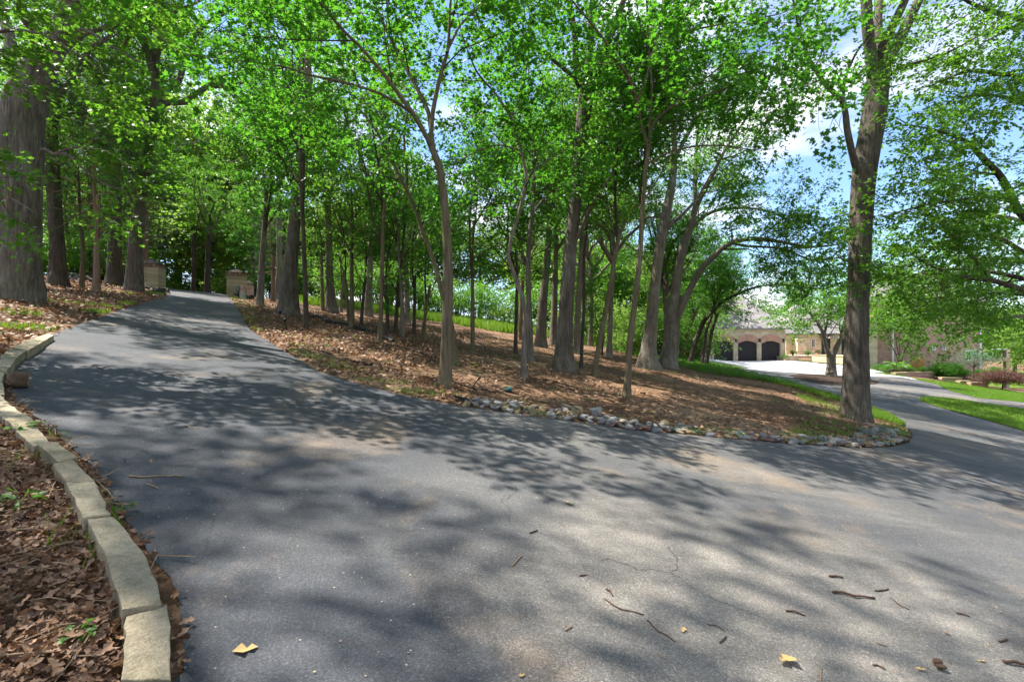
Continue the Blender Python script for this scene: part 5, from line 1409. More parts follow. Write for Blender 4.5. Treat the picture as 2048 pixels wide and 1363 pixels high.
# cut log by the kerb
a, b_ = gp(16, 774, .03), gp(57, 775, .03)
r = .085
ax = norm(b_ - a); L = np.linalg.norm(b_ - a)
c = (a + b_) / 2 + (0, 0, r * .9)
root = empty('log', c - (0, 0, r), 'short rotten log section lying on the drive against the kerb', 'log')
Q = np.array([ax * t for t in np.linspace(-L / 2, L / 2, 8)]) + (0, 0, r)
V, T = tube(Q, np.full(8, r) * rs2.uniform(.94, 1.05, 8), 14, .05, rs2)
ob('bark', mk_mesh('bark', V, T, M['log'], smooth=True), root)
for s in (-1, 1):
    e = Q[0] if s < 0 else Q[-1]
    V, T = tube(np.array([e - ax * s * .02, e + ax * s * .004]), np.array((r * .93, r * .9)), 14, 0, None, True)
    ob('cut_end', mk_mesh('cut_end', V, T, M['stick_pale']), root)

# ------------------------------------------------------------------ pipe, hoses, lid, lights
pts = [gp(u, v) + (0, 0, .06) for (u, v) in [(590, 612), (600, 617), (608, 622), (617, 629), (626, 634), (642, 638), (660, 646), (690, 652), (706, 656), (735, 665), (757, 672), (775, 680), (786, 687)]]
Q = smooth_line(np.array(pts), 260); c = Q[-1]
rad = .075 * (1 + .10 * np.where(np.arange(260) % 4 < 2, 1, -1))
V, T = tube(Q - c, rad, 12)
tag(ob('drain_pipe', mk_mesh('drain_pipe', V, T, M['plastic'], smooth=True), None, tuple(c)), 'black corrugated drain pipe snaking down the wooded slope', 'pipe')
for pp, w, lb in [([(642, 701), (665, 709), (690, 716), (716, 724), (745, 729)], .016, 'black drip hose lying in leaf litter near the driveway edge'), ([(788, 689), (812, 697), (845, 706), (884, 718)], .016, 'black hose leading from the pipe mouth to the Y-forked maple'),
                  ([(902, 763), (945, 776), (968, 779), (992, 786)], .012, 'thin black hose running toward the green lid'), ([(906, 791), (922, 796), (938, 801)], .018, 'short black hose end above the tan limestone rocks')]:
    A = np.array([gp(u, v, .055) for u, v in pp]); Q = smooth_line(A, 30); c = Q[0]
    Q[:, 2] += np.abs(rs2.normal(size=30)) * .006
    V, T = tube(Q - c, np.full(30, w), 7, 0, None, True)
    tag(ob('drip_hose', mk_mesh('drip_hose', V, T, M['plastic'], smooth=True), None, tuple(c)), lb, 'hose', 'irrigation hoses')
p = gp(1017, 783, .0)
root = empty('valve_lid', p, 'round teal irrigation valve lid half buried in leaf litter', 'lid')
V, T = tube(np.array([(0, 0, -.05), (0, 0, .055), (0, 0, .075), (0, 0, .078)]), np.array((.07, .07, .085, .06)), 20, 0, None, True)
ob('lid', mk_mesh('lid', V, T, M['lid']), root, rot=(.12, -.1, 0))
V, T = tube(np.array([(0, 0, -.1), (0, 0, .04)]), np.array((.075, .075)), 16); ob('collar', mk_mesh('collar', V, T, M['plastic']), root)
for (u, v, tilt, lb) in [(555, 645, .25, 'black path light stake tilted in the litter by the stout oak'), (575, 664, -.2, 'lower black path light stake near the driveway edge')]:
    p = gp(u, v)
    root = empty('path_light', p, lb, 'path light', 'path lights'); root.rotation_euler = (0, tilt, 0)
    V, T = tube(np.array([(0, 0, -.1), (0, 0, .34)]), np.array((.012, .010)), 8); ob('stake', mk_mesh('stake', V, T, M['plastic']), root)
    V, T = tube(np.array([(0, 0, .32), (0, 0, .36), (0, 0, .40), (.0, 0, .415)]), np.array((.02, .055, .04, .005)), 10, 0, None, True); ob('shade', mk_mesh('shade', V, T, M['plastic'], smooth=True), root)
p = gp(946, 775)
root = empty('sprinkler', p, 'black sprinkler stake leaning over the thin hose', 'sprinkler')
V, T = tube(np.array([(-.05, 0, -.05), (.10, 0, .17)]), np.array((.009, .009)), 8, 0, None, True); ob('stake', mk_mesh('stake', V, T, M['plastic']), root)
V, T = tube(np.array([(.10, 0, .17), (.14, .01, .19)]), np.array((.016, .02)), 8, 0, None, True); ob('nozzle', mk_mesh('nozzle', V, T, M['plastic']), root)

# ------------------------------------------------------------------ gate pillars and boxes
def pillar(name, label, u0, u1, vbase, veave, vapex, far, shaft, rz, fr=.14, depth=None, roof='pillar_roof', courses=8, group='gate pillars'):
    c = gp((u0 + u1) / 2, vbase, 0, far)
    Y = c[1]
    w = (u1 - u0) * Y / F / (abs(math.cos(rz)) + abs(math.sin(rz)))
    h = (vbase - veave) * Y / F
    ra = (veave - vapex) * Y / F
    root = empty(name, c, label, 'pillar', group, rz)
    a = w / 2
    hb = h * (1 - fr)
    if courses:
        ch = (hb + .5) / courses
        core = MB().box(-a * .96, -a * .96, -.6, a * .96, a * .96, hb - .02).build('core', shaft, root)
        proto = None
        for i in range(courses):
            if proto is None:
                m = MB().box(-a, -a, 0.006, a, a, ch - .006); proto = m.build('stone_course', shaft, root, bevel=.012, loc=(0, 0, -.5)); o = proto
            else:
                o = proto.copy(); COL.objects.link(o); o.location = (rk.normal() * .004, rk.normal() * .004, -.5 + i * ch)
    else:
        MB().box(-a, -a, -.6, a, a, hb).build('shaft', shaft, root)
    MB().box(-a * 1.02, -a * 1.02, hb + .002, a * 1.02, a * 1.02, h).build('frieze', M['frieze'], root)
    for sx in (-.62, .62):
        MB().box(sx * a - .05, -a * 1.02 - .05, h - .09, sx * a + .05, -a * 1.02 + .01, h - .005).build('corbel', M['white'] if False else M['limestone'], root)
    e = a * 1.16
    m = MB().add([(-e, -e, h + .002), (e, -e, h + .002), (e, e, h + .002), (-e, e, h + .002)], [(3, 2, 1, 0)])
    steps = 5
    for k in range(steps):
        s0 = e * (1 - k / steps) ** 1.05; s1 = e * (1 - (k + 1) / steps) ** 1.05 + (.02 if k < steps - 1 else 0)
        z0 = h + ra * k / steps + (.0 if k else .004); z1 = h + ra * (k + 1) / steps
        m.add([(-s0, -s0, z0), (s0, -s0, z0), (s0, s0, z0), (-s0, s0, z0), (-s0, -s0, z0 + .03), (s0, -s0, z0 + .03), (s0, s0, z0 + .03), (-s0, s0, z0 + .03),
               (-s1, -s1, z1), (s1, -s1, z1), (s1, s1, z1), (-s1, s1, z1)],
              [(0, 1, 5, 4), (1, 2, 6, 5), (2, 3, 7, 6), (3, 0, 4, 7), (4, 5, 9, 8), (5, 6, 10, 9), (6, 7, 11, 10), (7, 4, 8, 11)])
    m.build('roof', M[roof], root)
    return root, c, w, h
pillar('gate_pillar', 'tan limestone gate pillar with a pyramid shingle roof beside the buttressed oak', 286, 325, 574, 529, 516, 27.5, M['limestone'], .22)
_, pc, pw, ph = pillar('gate_pillar', 'tan limestone gate pillar with shingle roof next to the utility boxes', 456, 492, 590, 543, 534, 29.5, M['limestone'], .26)
pillar('brick_pillar', 'smaller red brick pillar behind the second gate pillar', 490, 506, 585, 559, 551, 32.5, M['brick'], .2, .12, courses=0)
for (u0, u1, v0, v1, m, lb, dY) in [(473, 481, 586, 572, 'metal_box', 'small grey green electrical box on the gate pillar', -.75), (481, 490, 598, 570, 'box_pale', 'pale narrow utility box on a post in front of the gate pillar', -1.3)]:
    Y = pc[1] + dY
    x0, x1 = (u0 - 1024) / F * Y, (u1 - 1024) / F * Y
    z0, z1 = CZ - (v0 - 681) / F * Y, CZ - (v1 - 681) / F * Y
    zg = float(H((x0 + x1) / 2, Y))
    root = empty('utility_box', ((x0 + x1) / 2, Y, zg), lb, 'utility box', 'utility boxes by the gate')
    wv = (x1 - x0) / 2
    if m == 'box_pale':
        MB().box(-wv, -.1, -.05, wv, .1, (z1 - zg) * .5).build('cabinet', M['box_pale'], root, bevel=.01)
        MB().box(-wv * .8, -.08, (z1 - zg) * .5, wv * .8, .08, z1 - zg).build('meter', M['brick'], root, bevel=.01)
        MB().box(-wv * .8, -.108, .08, wv * .8, -.1005, (z1 - zg) * .45).build('door', M['box_pale'], root)
    else:
        MB().box(-wv, -.1, z0 - zg + .12, wv, .1, z1 - zg + .05).build('cabinet', M[m], root, bevel=.012)
        MB().box(-.03, -.03, -.1, .03, .03, z0 - zg + .12).build('post', M['plastic'], root)
        MB().box(-wv * .85, -.108, z0 - zg + .17, wv * .85, -.1005, z1 - zg).build('door', M[m], root)
ROCKS = [with_mat(chunk(95 + i, 1, .8, .5), M['fieldstone']) for i in range(4)]
# low stone bank between the old oaks and the gate
for (pp, lb, n, sz) in [([(75, 546), (110, 552), (150, 560), (185, 566), (215, 570)], 'mossy low wall of dark fieldstones behind the old oaks', 34, .2), ([(283, 575), (300, 581), (322, 588), (333, 585)], 'low ledge of dark stones at the foot of the gate pillar', 16, .17),
                    ([(462, 592), (485, 596), (505, 594)], 'low stone edging at the foot of the second gate pillar', 12, .15)]:
    A = resample(np.array([gp(u, v, 0, 30) for u, v in pp]), n); 
    root = empty('stone_wall', A[0], lb, 'wall')
    for i in range(n):
        for lay in range(2):
            s = sz * rs2.uniform(.75, 1.15)
            ob('stone', ROCKS[int(rs2.integers(4))], root, tuple(A[i] - A[0] + rs2.normal(size=3) * .04 + (0, 0, .05 + lay * sz * .62)), (rs2.normal() * .1, rs2.normal() * .1, rs2.uniform(0, 6)), s)

# ------------------------------------------------------------------ the house
HZ = float(CZ - 39.3 / F * 60) + .03
house = empty('brick_house', (29.0, 60.0, HZ), 'tan stone and red brick house with three arched garage doors', 'house')
HO = np.array((29.0, 60.0, HZ))
def hx(u, Y): return (u - 1024) / F * Y - HO[0]
def hz(v, Y): return CZ - (v - 681) / F * Y - HO[2]
def hpart(mb, name, mat, parent=None, **k): return mb.build(name, mat, parent or house, **k)
DOORS = [(hx(1428, 60), hx(1467, 60)), (hx(1476, 60), hx(1514, 60)), (hx(1523, 60), hx(1561, 60))]
GX0, GX1, GE = hx(1416, 60), hx(1571, 60), 3.85
SPR, RISE, BAND = 2.08, .34, .78
def arch_z(x, x0, x1, z, rise):
    t = (2 * (x - x0) / (x1 - x0) - 1)
    return z + rise * (1 - t * t)
# garage front with its three arched openings, 0.35 m deep reveals
m = MB()
xs_prev = GX0
for (x0, x1) in DOORS:
    m.box(xs_prev, 0, -.6, x0, .38, GE)
    n = 14
    for k in range(n):
        a, b_ = x0 + (x1 - x0) * k / n, x0 + (x1 - x0) * (k + 1) / n
        za, zb = arch_z(a, x0, x1, SPR, RISE), arch_z(b_, x0, x1, SPR, RISE)
        m.add([(a, 0, za), (b_, 0, zb), (b_, 0, GE), (a, 0, GE), (a, .38, za), (b_, .38, zb)], [(0, 1, 2, 3), (1, 0, 4, 5)])
    xs_prev = x1
m.box(xs_prev, 0, -.6, GX1, .38, GE)
hpart(m, 'garage_wall', M['stonewall'])
hpart(MB().box(GX0, .38, -.6, GX0 + .3, 8, GE).box(GX1 - .3, .38, -.6, GX1, 8, GE).box(GX0, 7.7, -.6, GX1, 8, GE), 'garage_side_wall', M['stonewall'])
pl = None
for (x0, x1) in DOORS:
    ar = MB(); n = 16
    e = .10
    for k in range(n):
        a, b_ = x0 - e + (x1 - x0 + 2 * e) * k / n, x0 - e + (x1 - x0 + 2 * e) * (k + 1) / n
        za, zb = arch_z(a, x0 - e, x1 + e, SPR, RISE), arch_z(b_, x0 - e, x1 + e, SPR, RISE)
        g_ = .012
        ar.add([(a + g_, -.05, za), (b_ - g_, -.05, zb), (b_ - g_, -.05, zb + BAND), (a + g_, -.05, za + BAND), (a + g_, .05, za), (b_ - g_, .05, zb), (b_ - g_, .05, zb + BAND), (a + g_, .05, za + BAND)],
               [(0, 1, 2, 3), (1, 0, 4, 5), (3, 2, 6, 7), (0, 3, 7, 4), (2, 1, 5, 6)])
    hpart(ar, 'brick_arch', M['archbrick'])['kind'] = 'stuff'
    d = MB(); n = 14
    for k in range(n):
        a, b_ = x0 + (x1 - x0) * k / n, x0 + (x1 - x0) * (k + 1) / n
        d.add([(a, .30, 0), (b_, .30, 0), (b_, .30, arch_z(b_, x0, x1, SPR, RISE) - .004), (a, .30, arch_z(a, x0, x1, SPR, RISE) - .004)], [(0, 1, 2, 3)])
    do = hpart(d, 'garage_door', M['door'])
    w = (x1 - x0) / 8
    for k in range(8):
        xa = x0 + k * w
        zt = min(arch_z(xa + .03, x0, x1, SPR, RISE), arch_z(xa + w - .03, x0, x1, SPR, RISE)) - .01
        hpart(MB().box(xa + .012, .27, .02, xa + w - .012, .298, zt), 'plank', M['door'], do)
    xm = (x0 + x1) / 2
    hpart(MB().box(xm - .06, .235, .03, xm + .06, .268, SPR + RISE - .03), 'stile', M['door'], do)
    hpart(MB().box(x0 + .02, .235, .98, xm - .062, .266, 1.12), 'rail', M['door'], do)
    hpart(MB().box(xm + .062, .235, .98, x1 - .02, .266, 1.12), 'rail', M['door'], do)
    for s in (-1, 1):
        xa, xb = (xm + s * .08, xm + s * (x1 - x0) * .45)
        br = MB().add([(xa, .24, .86), (xa, .24, .98), (xb, .24, .16), (xb, .24, .04), (xa, .267, .86), (xa, .267, .98), (xb, .267, .16), (xb, .267, .04)],
                      [(0, 1, 2, 3), (4, 7, 6, 5), (0, 4, 5, 1), (1, 5, 6, 2), (2, 6, 7, 3), (3, 7, 4, 0)])
        hpart(br, 'brace', M['door'], do)
def hip(x0, x1, y0, y1, ze, zr, ov=.45, inset=None):
    a, b_, c, d = x0 - ov, x1 + ov, y0 - ov, y1 + ov
    i = inset if inset is not None else min((d - c), (b_ - a)) / 2 * .9
    m = MB()
    if (b_ - a) >= (d - c):
        r0, r1 = (a + i, (c + d) / 2, zr), (b_ - i, (c + d) / 2, zr)
        F_ = [(0, 1, 5, 4), (1, 2, 5), (2, 3, 4, 5), (3, 0, 4)]
    else:
        r0, r1 = ((a + b_) / 2, c + i, zr), ((a + b_) / 2, d - i, zr)
        F_ = [(0, 1, 4), (1, 2, 5, 4), (2, 3, 5), (3, 0, 4, 5)]
    m.add([(a, c, ze), (b_, c, ze), (b_, d, ze), (a, d, ze), r0, r1], F_)
    m.add([(a, c, ze), (b_, c, ze), (b_, d, ze), (a, d, ze), (a, c, ze - .16), (b_, c, ze - .16), (b_, d, ze - .16), (a, d, ze - .16)],
          [(0, 4, 5, 1), (1, 5, 6, 2), (2, 6, 7, 3), (3, 7, 4, 0), (4, 7, 6, 5)])
    return m
hpart(hip(GX0, GX1, 0, 8, GE + .16, 8.2), 'garage_roof', M['shingle'])
for u in (1471.5, 1518.5, 1566):
    x = hx(u, 60)
    la = hpart(MB().box(x - .09, -.20, 2.25, x + .09, -.02, 2.62), 'lantern', M['glass'])
    hpart(MB().box(x - .12, -.23, 2.62, x + .12, 0.0, 2.68), 'lantern_cap', M['plastic'], la)
# entrance court: terrace, steps, low walls
TZ = .56
hpart(MB().box(hx(1574, 58), -1.6, -.4, hx(1600, 58), 8, TZ - .004).box(hx(1600, 58) + .001, 1.0, -.4, 16.5, 8, TZ), 'terrace', M['mixbrick'])['kind'] = 'stuff'
for k in range(3):
    hpart(MB().box(hx(1601, 58), -1.7 + .45 * k, -.3, hx(1629, 58), -1.25 + .45 * k - .003 + (1.0 if k == 2 else 0), (k + 1) * TZ / 3 - .01), 'step', M['mixbrick'])
# low garden wall coming forward
def low_wall(p0, p1, h0, h1, mat, name='low_wall', th=.35, cap=True, base=-.6):
    d = norm(np.array(p1) - np.array(p0)); n_ = np.array((-d[1], d[0])) * th / 2
    P = [np.array(p0) - n_, np.array(p1) - n_, np.array(p1) + n_, np.array(p0) + n_]
    hs = [h0, h1, h1, h0]
    V = [(*p, base) for p in P] + [(*p, h) for p, h in zip(P, hs)]
    o = hpart(MB().add(V, [(3, 2, 1, 0), (4, 5, 6, 7), (0, 1, 5, 4), (1, 2, 6, 5), (2, 3, 7, 6), (3, 0, 4, 7)]), name, mat)
    if cap:
        n2 = n_ * 1.25
        P = [np.array(p0) - n2, np.array(p1) - n2, np.array(p1) + n2, np.array(p0) + n2]
        V = [(*p, h + .003) for p, h in zip(P, hs)] + [(*p, h + .09) for p, h in zip(P, hs)]
        hpart(MB().add(V, [(3, 2, 1, 0), (4, 5, 6, 7), (0, 1, 5, 4), (1, 2, 6, 5), (2, 3, 7, 6), (3, 0, 4, 7)]), 'coping', M['limestone'], o)
    return o
low_wall((hx(1629, 58), -1.8), (hx(1697, 50), -10.2), .72, .72, M['mixbrick'])
# central block
CY = 6.5
cx0, cx1 = hx(1572, 66.5), hx(1740, 66.5)
hpart(MB().box(cx0, CY, 0, cx1, CY + 7, 3.3), 'entry_wall', M['stonewall'])
hpart(hip(cx0, cx1, CY, CY + 7, 3.46, 7.6), 'entry_roof', M['shingle'])
hpart(MB().box(hx(1585, 66.5), CY - 1.2, TZ, hx(1602, 66.5), CY - .004, 2.75), 'porch_pier', M['stonewall'])
def window(x0, x1, z0, z1, y, cols=2, rows=2, mat='white', nm='window'):
    f = .07
    w = hpart(MB().box(x0, y - .06, z0, x0 + f, y + .02, z1).box(x1 - f, y - .06, z0, x1, y + .02, z1).box(x0 + f, y - .06, z0, x1 - f, y + .02, z0 + f).box(x0 + f, y - .06, z1 - f, x1 - f, y + .02, z1), nm, M[mat])
    hpart(MB().box(x0 + f, y - .02, z0 + f, x1 - f, y + .0, z1 - f), 'pane', M['glass'], w)
    for k in range(1, cols):
        xm = x0 + (x1 - x0) * k / cols
        hpart(MB().box(xm - .02, y - .045, z0 + f, xm + .02, y - .021, z1 - f), 'mullion', M[mat], w)
    for k in range(1, rows):
        zm = z0 + (z1 - z0) * k / rows
        hpart(MB().box(x0 + f, y - .05, zm - .02, x1 - f, y - .046, zm + .02), 'muntin', M[mat], w)
    return w
window(hx(1623, 66.4), hx(1631, 66.4), hz(693, 66.4), hz(677, 66.4), CY, 2, 3)
window(hx(1684, 66.4), hx(1697, 66.4), TZ + .02, hz(672, 66.4), CY, 2, 3, 'door', 'entry_window')
dr = hpart(MB().box(hx(1644, 66.4), CY - .08, TZ + .01, hx(1661, 66.4), CY - .004, hz(673, 66.4)), 'entry_door', M['door'])
hpart(MB().box(hx(1658, 66.4), CY - .15, 1.5, hx(1658, 66.4) + .05, CY - .081, 1.75), 'handle', M['plastic'], dr)
hpart(MB().box(hx(1640, 66.4), CY - 2.2, 2.75, hx(1668, 66.4), CY - .004, 3.0), 'porch_roof', M['shingle'])
# red brick wing
WY = -13.2                                  # front of the wing, world y = 46.8
wy = 60 + WY
wx0, wx1 = hx(1751, wy), hx(1962, wy)
WB, WT = -2.6, hz(606, wy)
hpart(MB().box(wx0, WY, WB, wx1, WY + 4, WT), 'wing_wall', M['brick'])
hpart(MB().box(hx(1727, wy), WY - .25, WB, wx0 - .003, WY + 1.2, hz(640, wy)), 'stone_corner', M['stonewall'])
hpart(hip(wx0, wx1, WY, WY + 4, WT + .16, WT + 3.2), 'wing_roof', M['shingle'])
for (a, b_, c, d) in [(1864, 1871, 699, 690), (1884, 1891, 699, 690), (1930, 1942, 720, 700)]:
    window(hx(a, wy), hx(b_, wy), hz(c, wy), hz(d, wy), WY, 2, 2 if c < 690 else 1)
hpart(MB().box(hx(1783, wy), WY - .12, hz(728, wy), hx(1786, wy), WY - .003, WT), 'downspout', M['white'])
hpart(MB().box(hx(1958, wy), WY - .12, hz(765, wy), hx(1961, wy), WY - .003, WT), 'downspout', M['white'])
# balcony at the end of the wing
bx0, bx1 = wx1 + .004, hx(2004, wy)
ba = hpart(MB().box(bx0, WY - .8, hz(721, wy), bx1, WY + 3, hz(713, wy)), 'balcony', M['limestone'])
for (xx, yy) in ((bx1 - .32, WY - .72), (bx1 - .32, WY + 2.6)):
    hpart(MB().box(xx, yy, WB - .8, xx + .3, yy + .3, hz(721, wy) - .003), 'column', M['limestone'], ba)
hpart(MB().box(bx1 - .34, WY - .78, hz(713, wy) + .003, bx1 - .02, WY - .40, hz(697, wy)), 'pier', M['mixbrick'], ba)
hpart(MB().box(bx0, WY - .74, hz(698, wy), bx1 - .345, WY - .66, hz(696, wy)), 'handrail', M['white'], ba)
for k in range(12):
    xx = bx0 + .08 + (bx1 - .42 - bx0 - .08) * k / 11
    hpart(MB().box(xx - .012, WY - .72, hz(713, wy) + .002, xx + .012, WY - .69, hz(698, wy) - .002), 'baluster', M['plastic'], ba)
# planter walls below the wing
def retaining(u0, v0, u1, v1, Y0, Y1, h, label):
    a = np.array(((u0 - 1024) / F * Y0, Y0)); b_ = np.array(((u1 - 1024) / F * Y1, Y1))
    z0, z1 = CZ - (v0 - 681) / F * Y0, CZ - (v1 - 681) / F * Y1
    root = empty('retaining_wall', (*a, min(z0, z1) - h), label, 'wall', 'planter walls below the brick wing')
    o = np.array(root.location)
    d = norm(b_ - a); n_ = np.array((-d[1], d[0])) * .18
    for nm, w_, zl, zh, mt in (('masonry', 1.0, -h - 1.0, -.10, 'brick'), ('coping', 1.25, -.097, 0, 'limestone')):
        P = [a - n_ * w_, b_ - n_ * w_, b_ + n_ * w_, a + n_ * w_]; zz = [z0, z1, z1, z0]
        V = [np.array((*p, z + zl)) - o for p, z in zip(P, zz)] + [np.array((*p, z + zh)) - o for p, z in zip(P, zz)]
        MB().add(V, [(3, 2, 1, 0), (4, 5, 6, 7), (0, 1, 5, 4), (1, 2, 6, 5), (2, 3, 7, 6), (3, 0, 4, 7)]).build(nm, M[mt], root)
retaining(1787, 744, 1866, 742, 41.5, 42.5, .5, 'low curved planter wall in front of the big leaved plant')
retaining(1880, 753, 1920, 754, 41, 41, .4, 'planter wall in front of the clipped dark shrub')
retaining(1916, 760, 1940, 760, 40.0, 40.0, .4, 'small stepped planter wall under the blue green tree')
retaining(1938, 763, 1972, 764, 39.3, 39.3, .4, 'lowest stepped planter wall beside the maroon weeping maple')
# raised beds behind the planter walls
def bed(front, back):
    n_ = len(front); k_ = 6; V = []
    for j in range(k_):
        for a_, b2 in zip(front, back):
            V.append(np.array(a_) + (np.array(b2) - np.array(a_)) * j / (k_ - 1) + (0, 0, rs2.normal() * .02))
    V = np.array(V); low = V.copy(); low[:, 2] -= 1.6
    Q = [(j * n_ + i, j * n_ + i + 1, (j + 1) * n_ + i + 1, (j + 1) * n_ + i) for j in range(k_ - 1) for i in range(n_ - 1)]
    m_ = k_ * n_
    Q += [(j * n_, (j + 1) * n_, (j + 1) * n_ + m_, j * n_ + m_) for j in range(k_ - 1)] + [((j + 1) * n_ - 1, (j + 1) * n_ - 1 + m_, (j + 2) * n_ - 1 + m_, (j + 2) * n_ - 1) for j in range(k_ - 1)]
    Q += [(i, i + m_, i + 1 + m_, i + 1) for i in range(n_ - 1)]
    o = ob('planter_bed', mk_mesh('planter_bed', np.vstack([V, low]), np.array(Q), M['mulch'], smooth=False)); o['kind'] = 'structure'
bed([px(1745, 740, 44.5), px(1787, 745.5, 41.8), px(1826, 745, 42.3), px(1866, 744.5, 42.8)], [px(1748, 733, 46.6), px(1790, 731, 46.6), px(1830, 733, 46.6), px(1870, 735, 46.6)])
bed([px(1868, 754, 41.3), px(1900, 755.5, 41.3), px(1922, 757, 41.2), px(1942, 762, 40.2), px(1972, 766, 39.6)], [px(1870, 740, 46.6), px(1900, 743, 46.6), px(1922, 746, 46.6), px(1942, 749, 46.6), px(1962, 751, 46.6)])
# plants in front of the wing
def at_uv(u, v, Y): return px(u, v, Y)
SHB = clump_crown(61, 1.0, .62, 80, 20, 10, .075, LEAF_OVAL, M['maple'], .55, cr=.28, low=-.8)
p = at_uv(1896, 752, 42.2)
root = empty('clipped_shrub', p, 'dark green clipped rounded shrub against the brick wing', 'shrub')
ob('crown', SHB[0], root, scale=(1.15, 1.0, 1.0)); ob('stem', shrub_stem(SHB[1] * .9), root)
# big-leaved plant
rp = np.random.default_rng(4)
EAR = (np.array([(0, 0, 0), (.30, -.12, .05), (.42, .25, .08), (.22, .7, .04), (0, 1.0, -.12), (-.22, .7, .04), (-.42, .25, .08), (-.30, -.12, .05)]), np.array([(0, 1, 2), (0, 2, 3), (0, 3, 4), (0, 4, 5), (0, 5, 6), (0, 6, 7)]))
p = at_uv(1792, 741, 43.0)
root = empty('elephant_ear_plant', p, 'bright plant with huge heart shaped leaves by the brick wall', 'plant')
for k in range(11):
    a = k * 2.4; h_ = rp.uniform(.35, .85); rr0 = rp.uniform(.2, .75)
    tip = np.array((math.cos(a) * rr0, math.sin(a) * rr0, h_))
    V, T = tube(np.array([(0, 0, -.05), tip * (.4, .4, .7), tip]), np.array((.02, .016, .01)), 5)
    st = ob('stalk', mk_mesh('stalk', V, T, M['grass']), root)
    V, T = leaves(tip[None], np.array([(math.cos(a), math.sin(a), -.25)]), np.array([.02]), 1, .62, rp, EAR, .25, .1, .2)
    ob('leaf', mk_mesh('leaf', V, T, M['maple2']), st)
# small bare-stemmed tree
p = at_uv(1800, 730, 44.5)
SMC = clump_crown(62, 2.6, 1.6, 50, 20, 10, .12, LEAF_OVAL, M['maple2'], 4.1)
root = empty('crape_myrtle', p, 'small multi stemmed tree spreading against the brick wall', 'tree')
ob('crown', SMC[0], root)
V, T = join([tube(np.array([(0, 0, -.2), (.25 * math.cos(a), .2 * math.sin(a), .9), (.8 * math.cos(a), .6 * math.sin(a), 2.1), (1.5 * math.cos(a), 1.2 * math.sin(a), 3.9)]), np.array((.06, .05, .035, .015)), 6) for a in (0.1, 1.4, 2.7, 4.1, 5.2)])
ob('trunk', mk_mesh('trunk', V, T, M['bark_dark'], smooth=True), root)
# plume grass
p = at_uv(1836, 741, 43.2)
n = 500; a = rp.uniform(0, 6.28, n); r_ = rp.uniform(.1, .6, n); h_ = rp.uniform(.5, 1.3, n)
B = np.column_stack([np.cos(a) * r_ * .4, np.sin(a) * r_ * .4, np.zeros(n)]); Tp = np.column_stack([np.cos(a) * r_ * 1.2, np.sin(a) * r_ * 1.2, h_])
wv = np.column_stack([-np.sin(a), np.cos(a), a * 0]) * .012
V = np.stack([B - wv, B + wv, Tp + wv * .8, Tp - wv * .8], 1).reshape(-1, 3)
root = empty('plume_grass', p, 'pinkish tan plume grass in the planter bed', 'plant')
ob('foliage', mk_mesh('foliage', V, np.arange(4 * n).reshape(-1, 4), M['dry_pale']), root)
# blue green tree and weeping maple
M['bluegreen'] = leaf_mat('blue_green_leaf', (0.07, 0.15, 0.09), (0.17, 0.28, 0.17), (0.15, 0.3, 0.12), .3)
p = at_uv(1947, 758, 40.8)
BGC = clump_crown(63, 1.35, .85, 44, 14, 9, .07, LEAF_OVAL, M['bluegreen'], 1.75)
root = empty('ornamental_tree', p, 'pale blue green ornamental tree before the balcony', 'tree')
ob('crown', BGC[0], root)
V, T = join([tube(np.array([(0, 0, -.3), (.03, 0, .6), (.0, .02, 1.2)]), np.array((.06, .05, .04)), 7)] + [tube(np.array([(0, 0, 1.0), c * (.5, .5, 0) + np.array((0, 0, 1.35)), c]), np.array((.03, .02, .006)), 4) for c in BGC[1][:12]])
ob('trunk', mk_mesh('trunk', V, T, M['bark_dark'], smooth=True), root)
p = at_uv(2004, 781, 37.5)
WMC = clump_crown(64, 1.4, .55, 90, 20, 12, .075, LEAF_OVAL, M['maroon'], 1.05, low=-.55)
root = empty('weeping_maple', p, 'maroon weeping maple with an umbrella crown on the lawn edge', 'tree')
ob('crown', WMC[0], root)
V, T = join([tube(np.array([(0, 0, -.3), (.05, 0, .5), (-.03, .02, .95)]), np.array((.05, .045, .04)), 7)] + [tube(np.array([(0, 0, .8), c * (.5, .5, 0) + np.array((0, 0, 1.25)), c]), np.array((.03, .02, .006)), 4) for c in WMC[1][:14]])
ob('trunk', mk_mesh('trunk', V, T, M['bark_dark'], smooth=True), root)
for (u, v, Y, s, lb) in [(1815, 742, 42.2, .32, 'low green edging plant nearest the big leaved plant'), (1842, 743, 42.3, .32, 'low green edging plant in front of the plume grass'), (1770, 742, 42.5, .35, 'low green plant at the wall corner'), (1756, 738, 44, .35, 'low green plant beside the stone corner'),
                         (1930, 752, 41.8, .4, 'green plant between clipped shrub and blue green tree'), (1965, 755, 42, .5, 'green plant below the balcony'), (1985, 752, 43, .6, 'dark plant beside the balcony column')]:
    p = at_uv(u, v, Y)
    shrub(p[0], p[1], 2, (s, s, s), lb, 'bed plants below the brick wing', 'bed_plant', z=p[2])
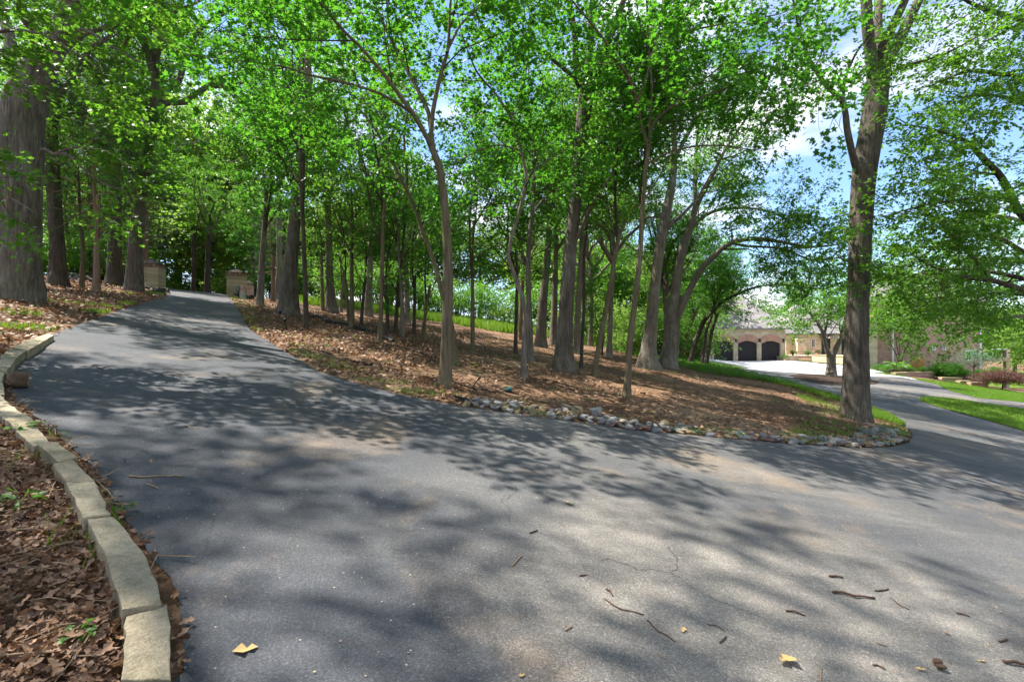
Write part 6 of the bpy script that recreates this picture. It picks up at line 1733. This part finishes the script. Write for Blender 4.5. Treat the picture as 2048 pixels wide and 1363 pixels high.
# pots of flowers on the terrace
for (u, v, Y, s, fl, lb) in [(1571, 716, 58.6, .55, 'maple', 'stone pot with trailing green plant beside the garage'), (1635, 705, 62, .6, 'petal', 'large pot of pink flowers by the entry steps'), (1659, 703, 62.5, .5, 'petal', 'pot of pink flowers by the entry door'),
                         (1586, 707, 62, .45, 'maple', 'dark urn with a small plant on the terrace'), (1616, 706, 62.5, .45, 'maple', 'dark urn near the entry window')]:
    x, y = (u - 1024) / F * Y, Y
    zb = HZ + (TZ if Y > 60.5 else .0) + (.0)
    root = empty('flower_pot', (x, y, zb), lb, 'flower pot', 'pots at the entrance')
    V, T = tube(np.array([(0, 0, 0), (0, 0, .1), (0, 0, .3), (0, 0, .5), (0, 0, .56)]) * s * 1.3, np.array((.18, .22, .32, .34, .38)) * s, 14, 0, None, True)
    ob('pot', mk_mesh('pot', V, T, M['pot'] if fl == 'petal' else M['door'], smooth=True), root)
    c_, _ = clump_crown(70 + u, .42 * s * 1.3, .34 * s * 1.3, 18, 8, 6, .09 * s * 1.4, LEAF_WIDE, M['maple'], .95 * s)
    ob('foliage', c_, root)
    if fl == 'petal':
        c_, _ = clump_crown(170 + u, .46 * s * 1.3, .36 * s * 1.3, 14, 6, 5, .09 * s * 1.4, LEAF_WIDE, M['petal'], 1.02 * s)
        ob('blossom', c_, root)
bn = empty('garden_bench', (hx(1602, 64) + HO[0], 64.0, HZ + TZ), 'small grey bench on the terrace beside the entry', 'bench')
MB().box(-.75, -.2, .40, .75, .2, .46).build('seat', M['bark_grey'], bn)
for sx in (-.62, .62): MB().box(sx - .05, -.18, 0, sx + .05, .18, .397).build('leg', M['bark_grey'], bn)
# mulch island in the court
isl = chain([(1570, 752), (1610, 763), (1660, 771), (1710, 773), (1752, 769), (1762, 764), (1740, 757), (1690, 751), (1640, 748), (1595, 747)], far=45)
cI = np.mean(np.array(isl), 0)
ring = np.array(dense(isl, .5)); V = []
rgs = 7
for k in range(rgs):
    f = 1 - k / (rgs - 1) * .98
    q = cI + (ring - cI) * f
    V.append(np.column_stack([q, H(q[:, 0], q[:, 1]) + .02 + .16 * (1 - f ** 2) + rp.normal(size=len(q)) * .015]))
n = len(ring); V = np.vstack(V)
T = np.array([(k * n + j, k * n + (j + 1) % n, (k + 1) * n + (j + 1) % n, (k + 1) * n + j) for k in range(rgs - 1) for j in range(n)])
o = ob('mulch_bed', mk_mesh('mulch_bed', V, T, M['mulch'], smooth=True)); o['kind'] = 'structure'
# the lower drive beyond the lawn and the grass wedge before the garage
sheet('lower_drive', [(41, 33), (60, 36), (62, 48), (50, 47), (44, 42), (40.5, 37)], .04, 1.2, M['concrete'])
sheet('grass_wedge', chain([(1412, 727), (1436, 733.5), (1465, 735.5), (1500, 737), (1480, 733), (1450, 728), (1425, 724.5)], far=48), .07, .6, M['turf'])

YARD = [(33.2, 45), (36, 42.5), (36.3, 39.5), (38.8, 39), (42, 48.5), (52, 50), (64, 52), (64, 34), (41, 31.5), (37, 31.5), (34, 29), (34.5, 24), (33, 16), (70, 5), (95, 60), (70, 90), (36, 80), (34.2, 61)]
sheet('yard', YARD, .055, 2.0, M['turf'])
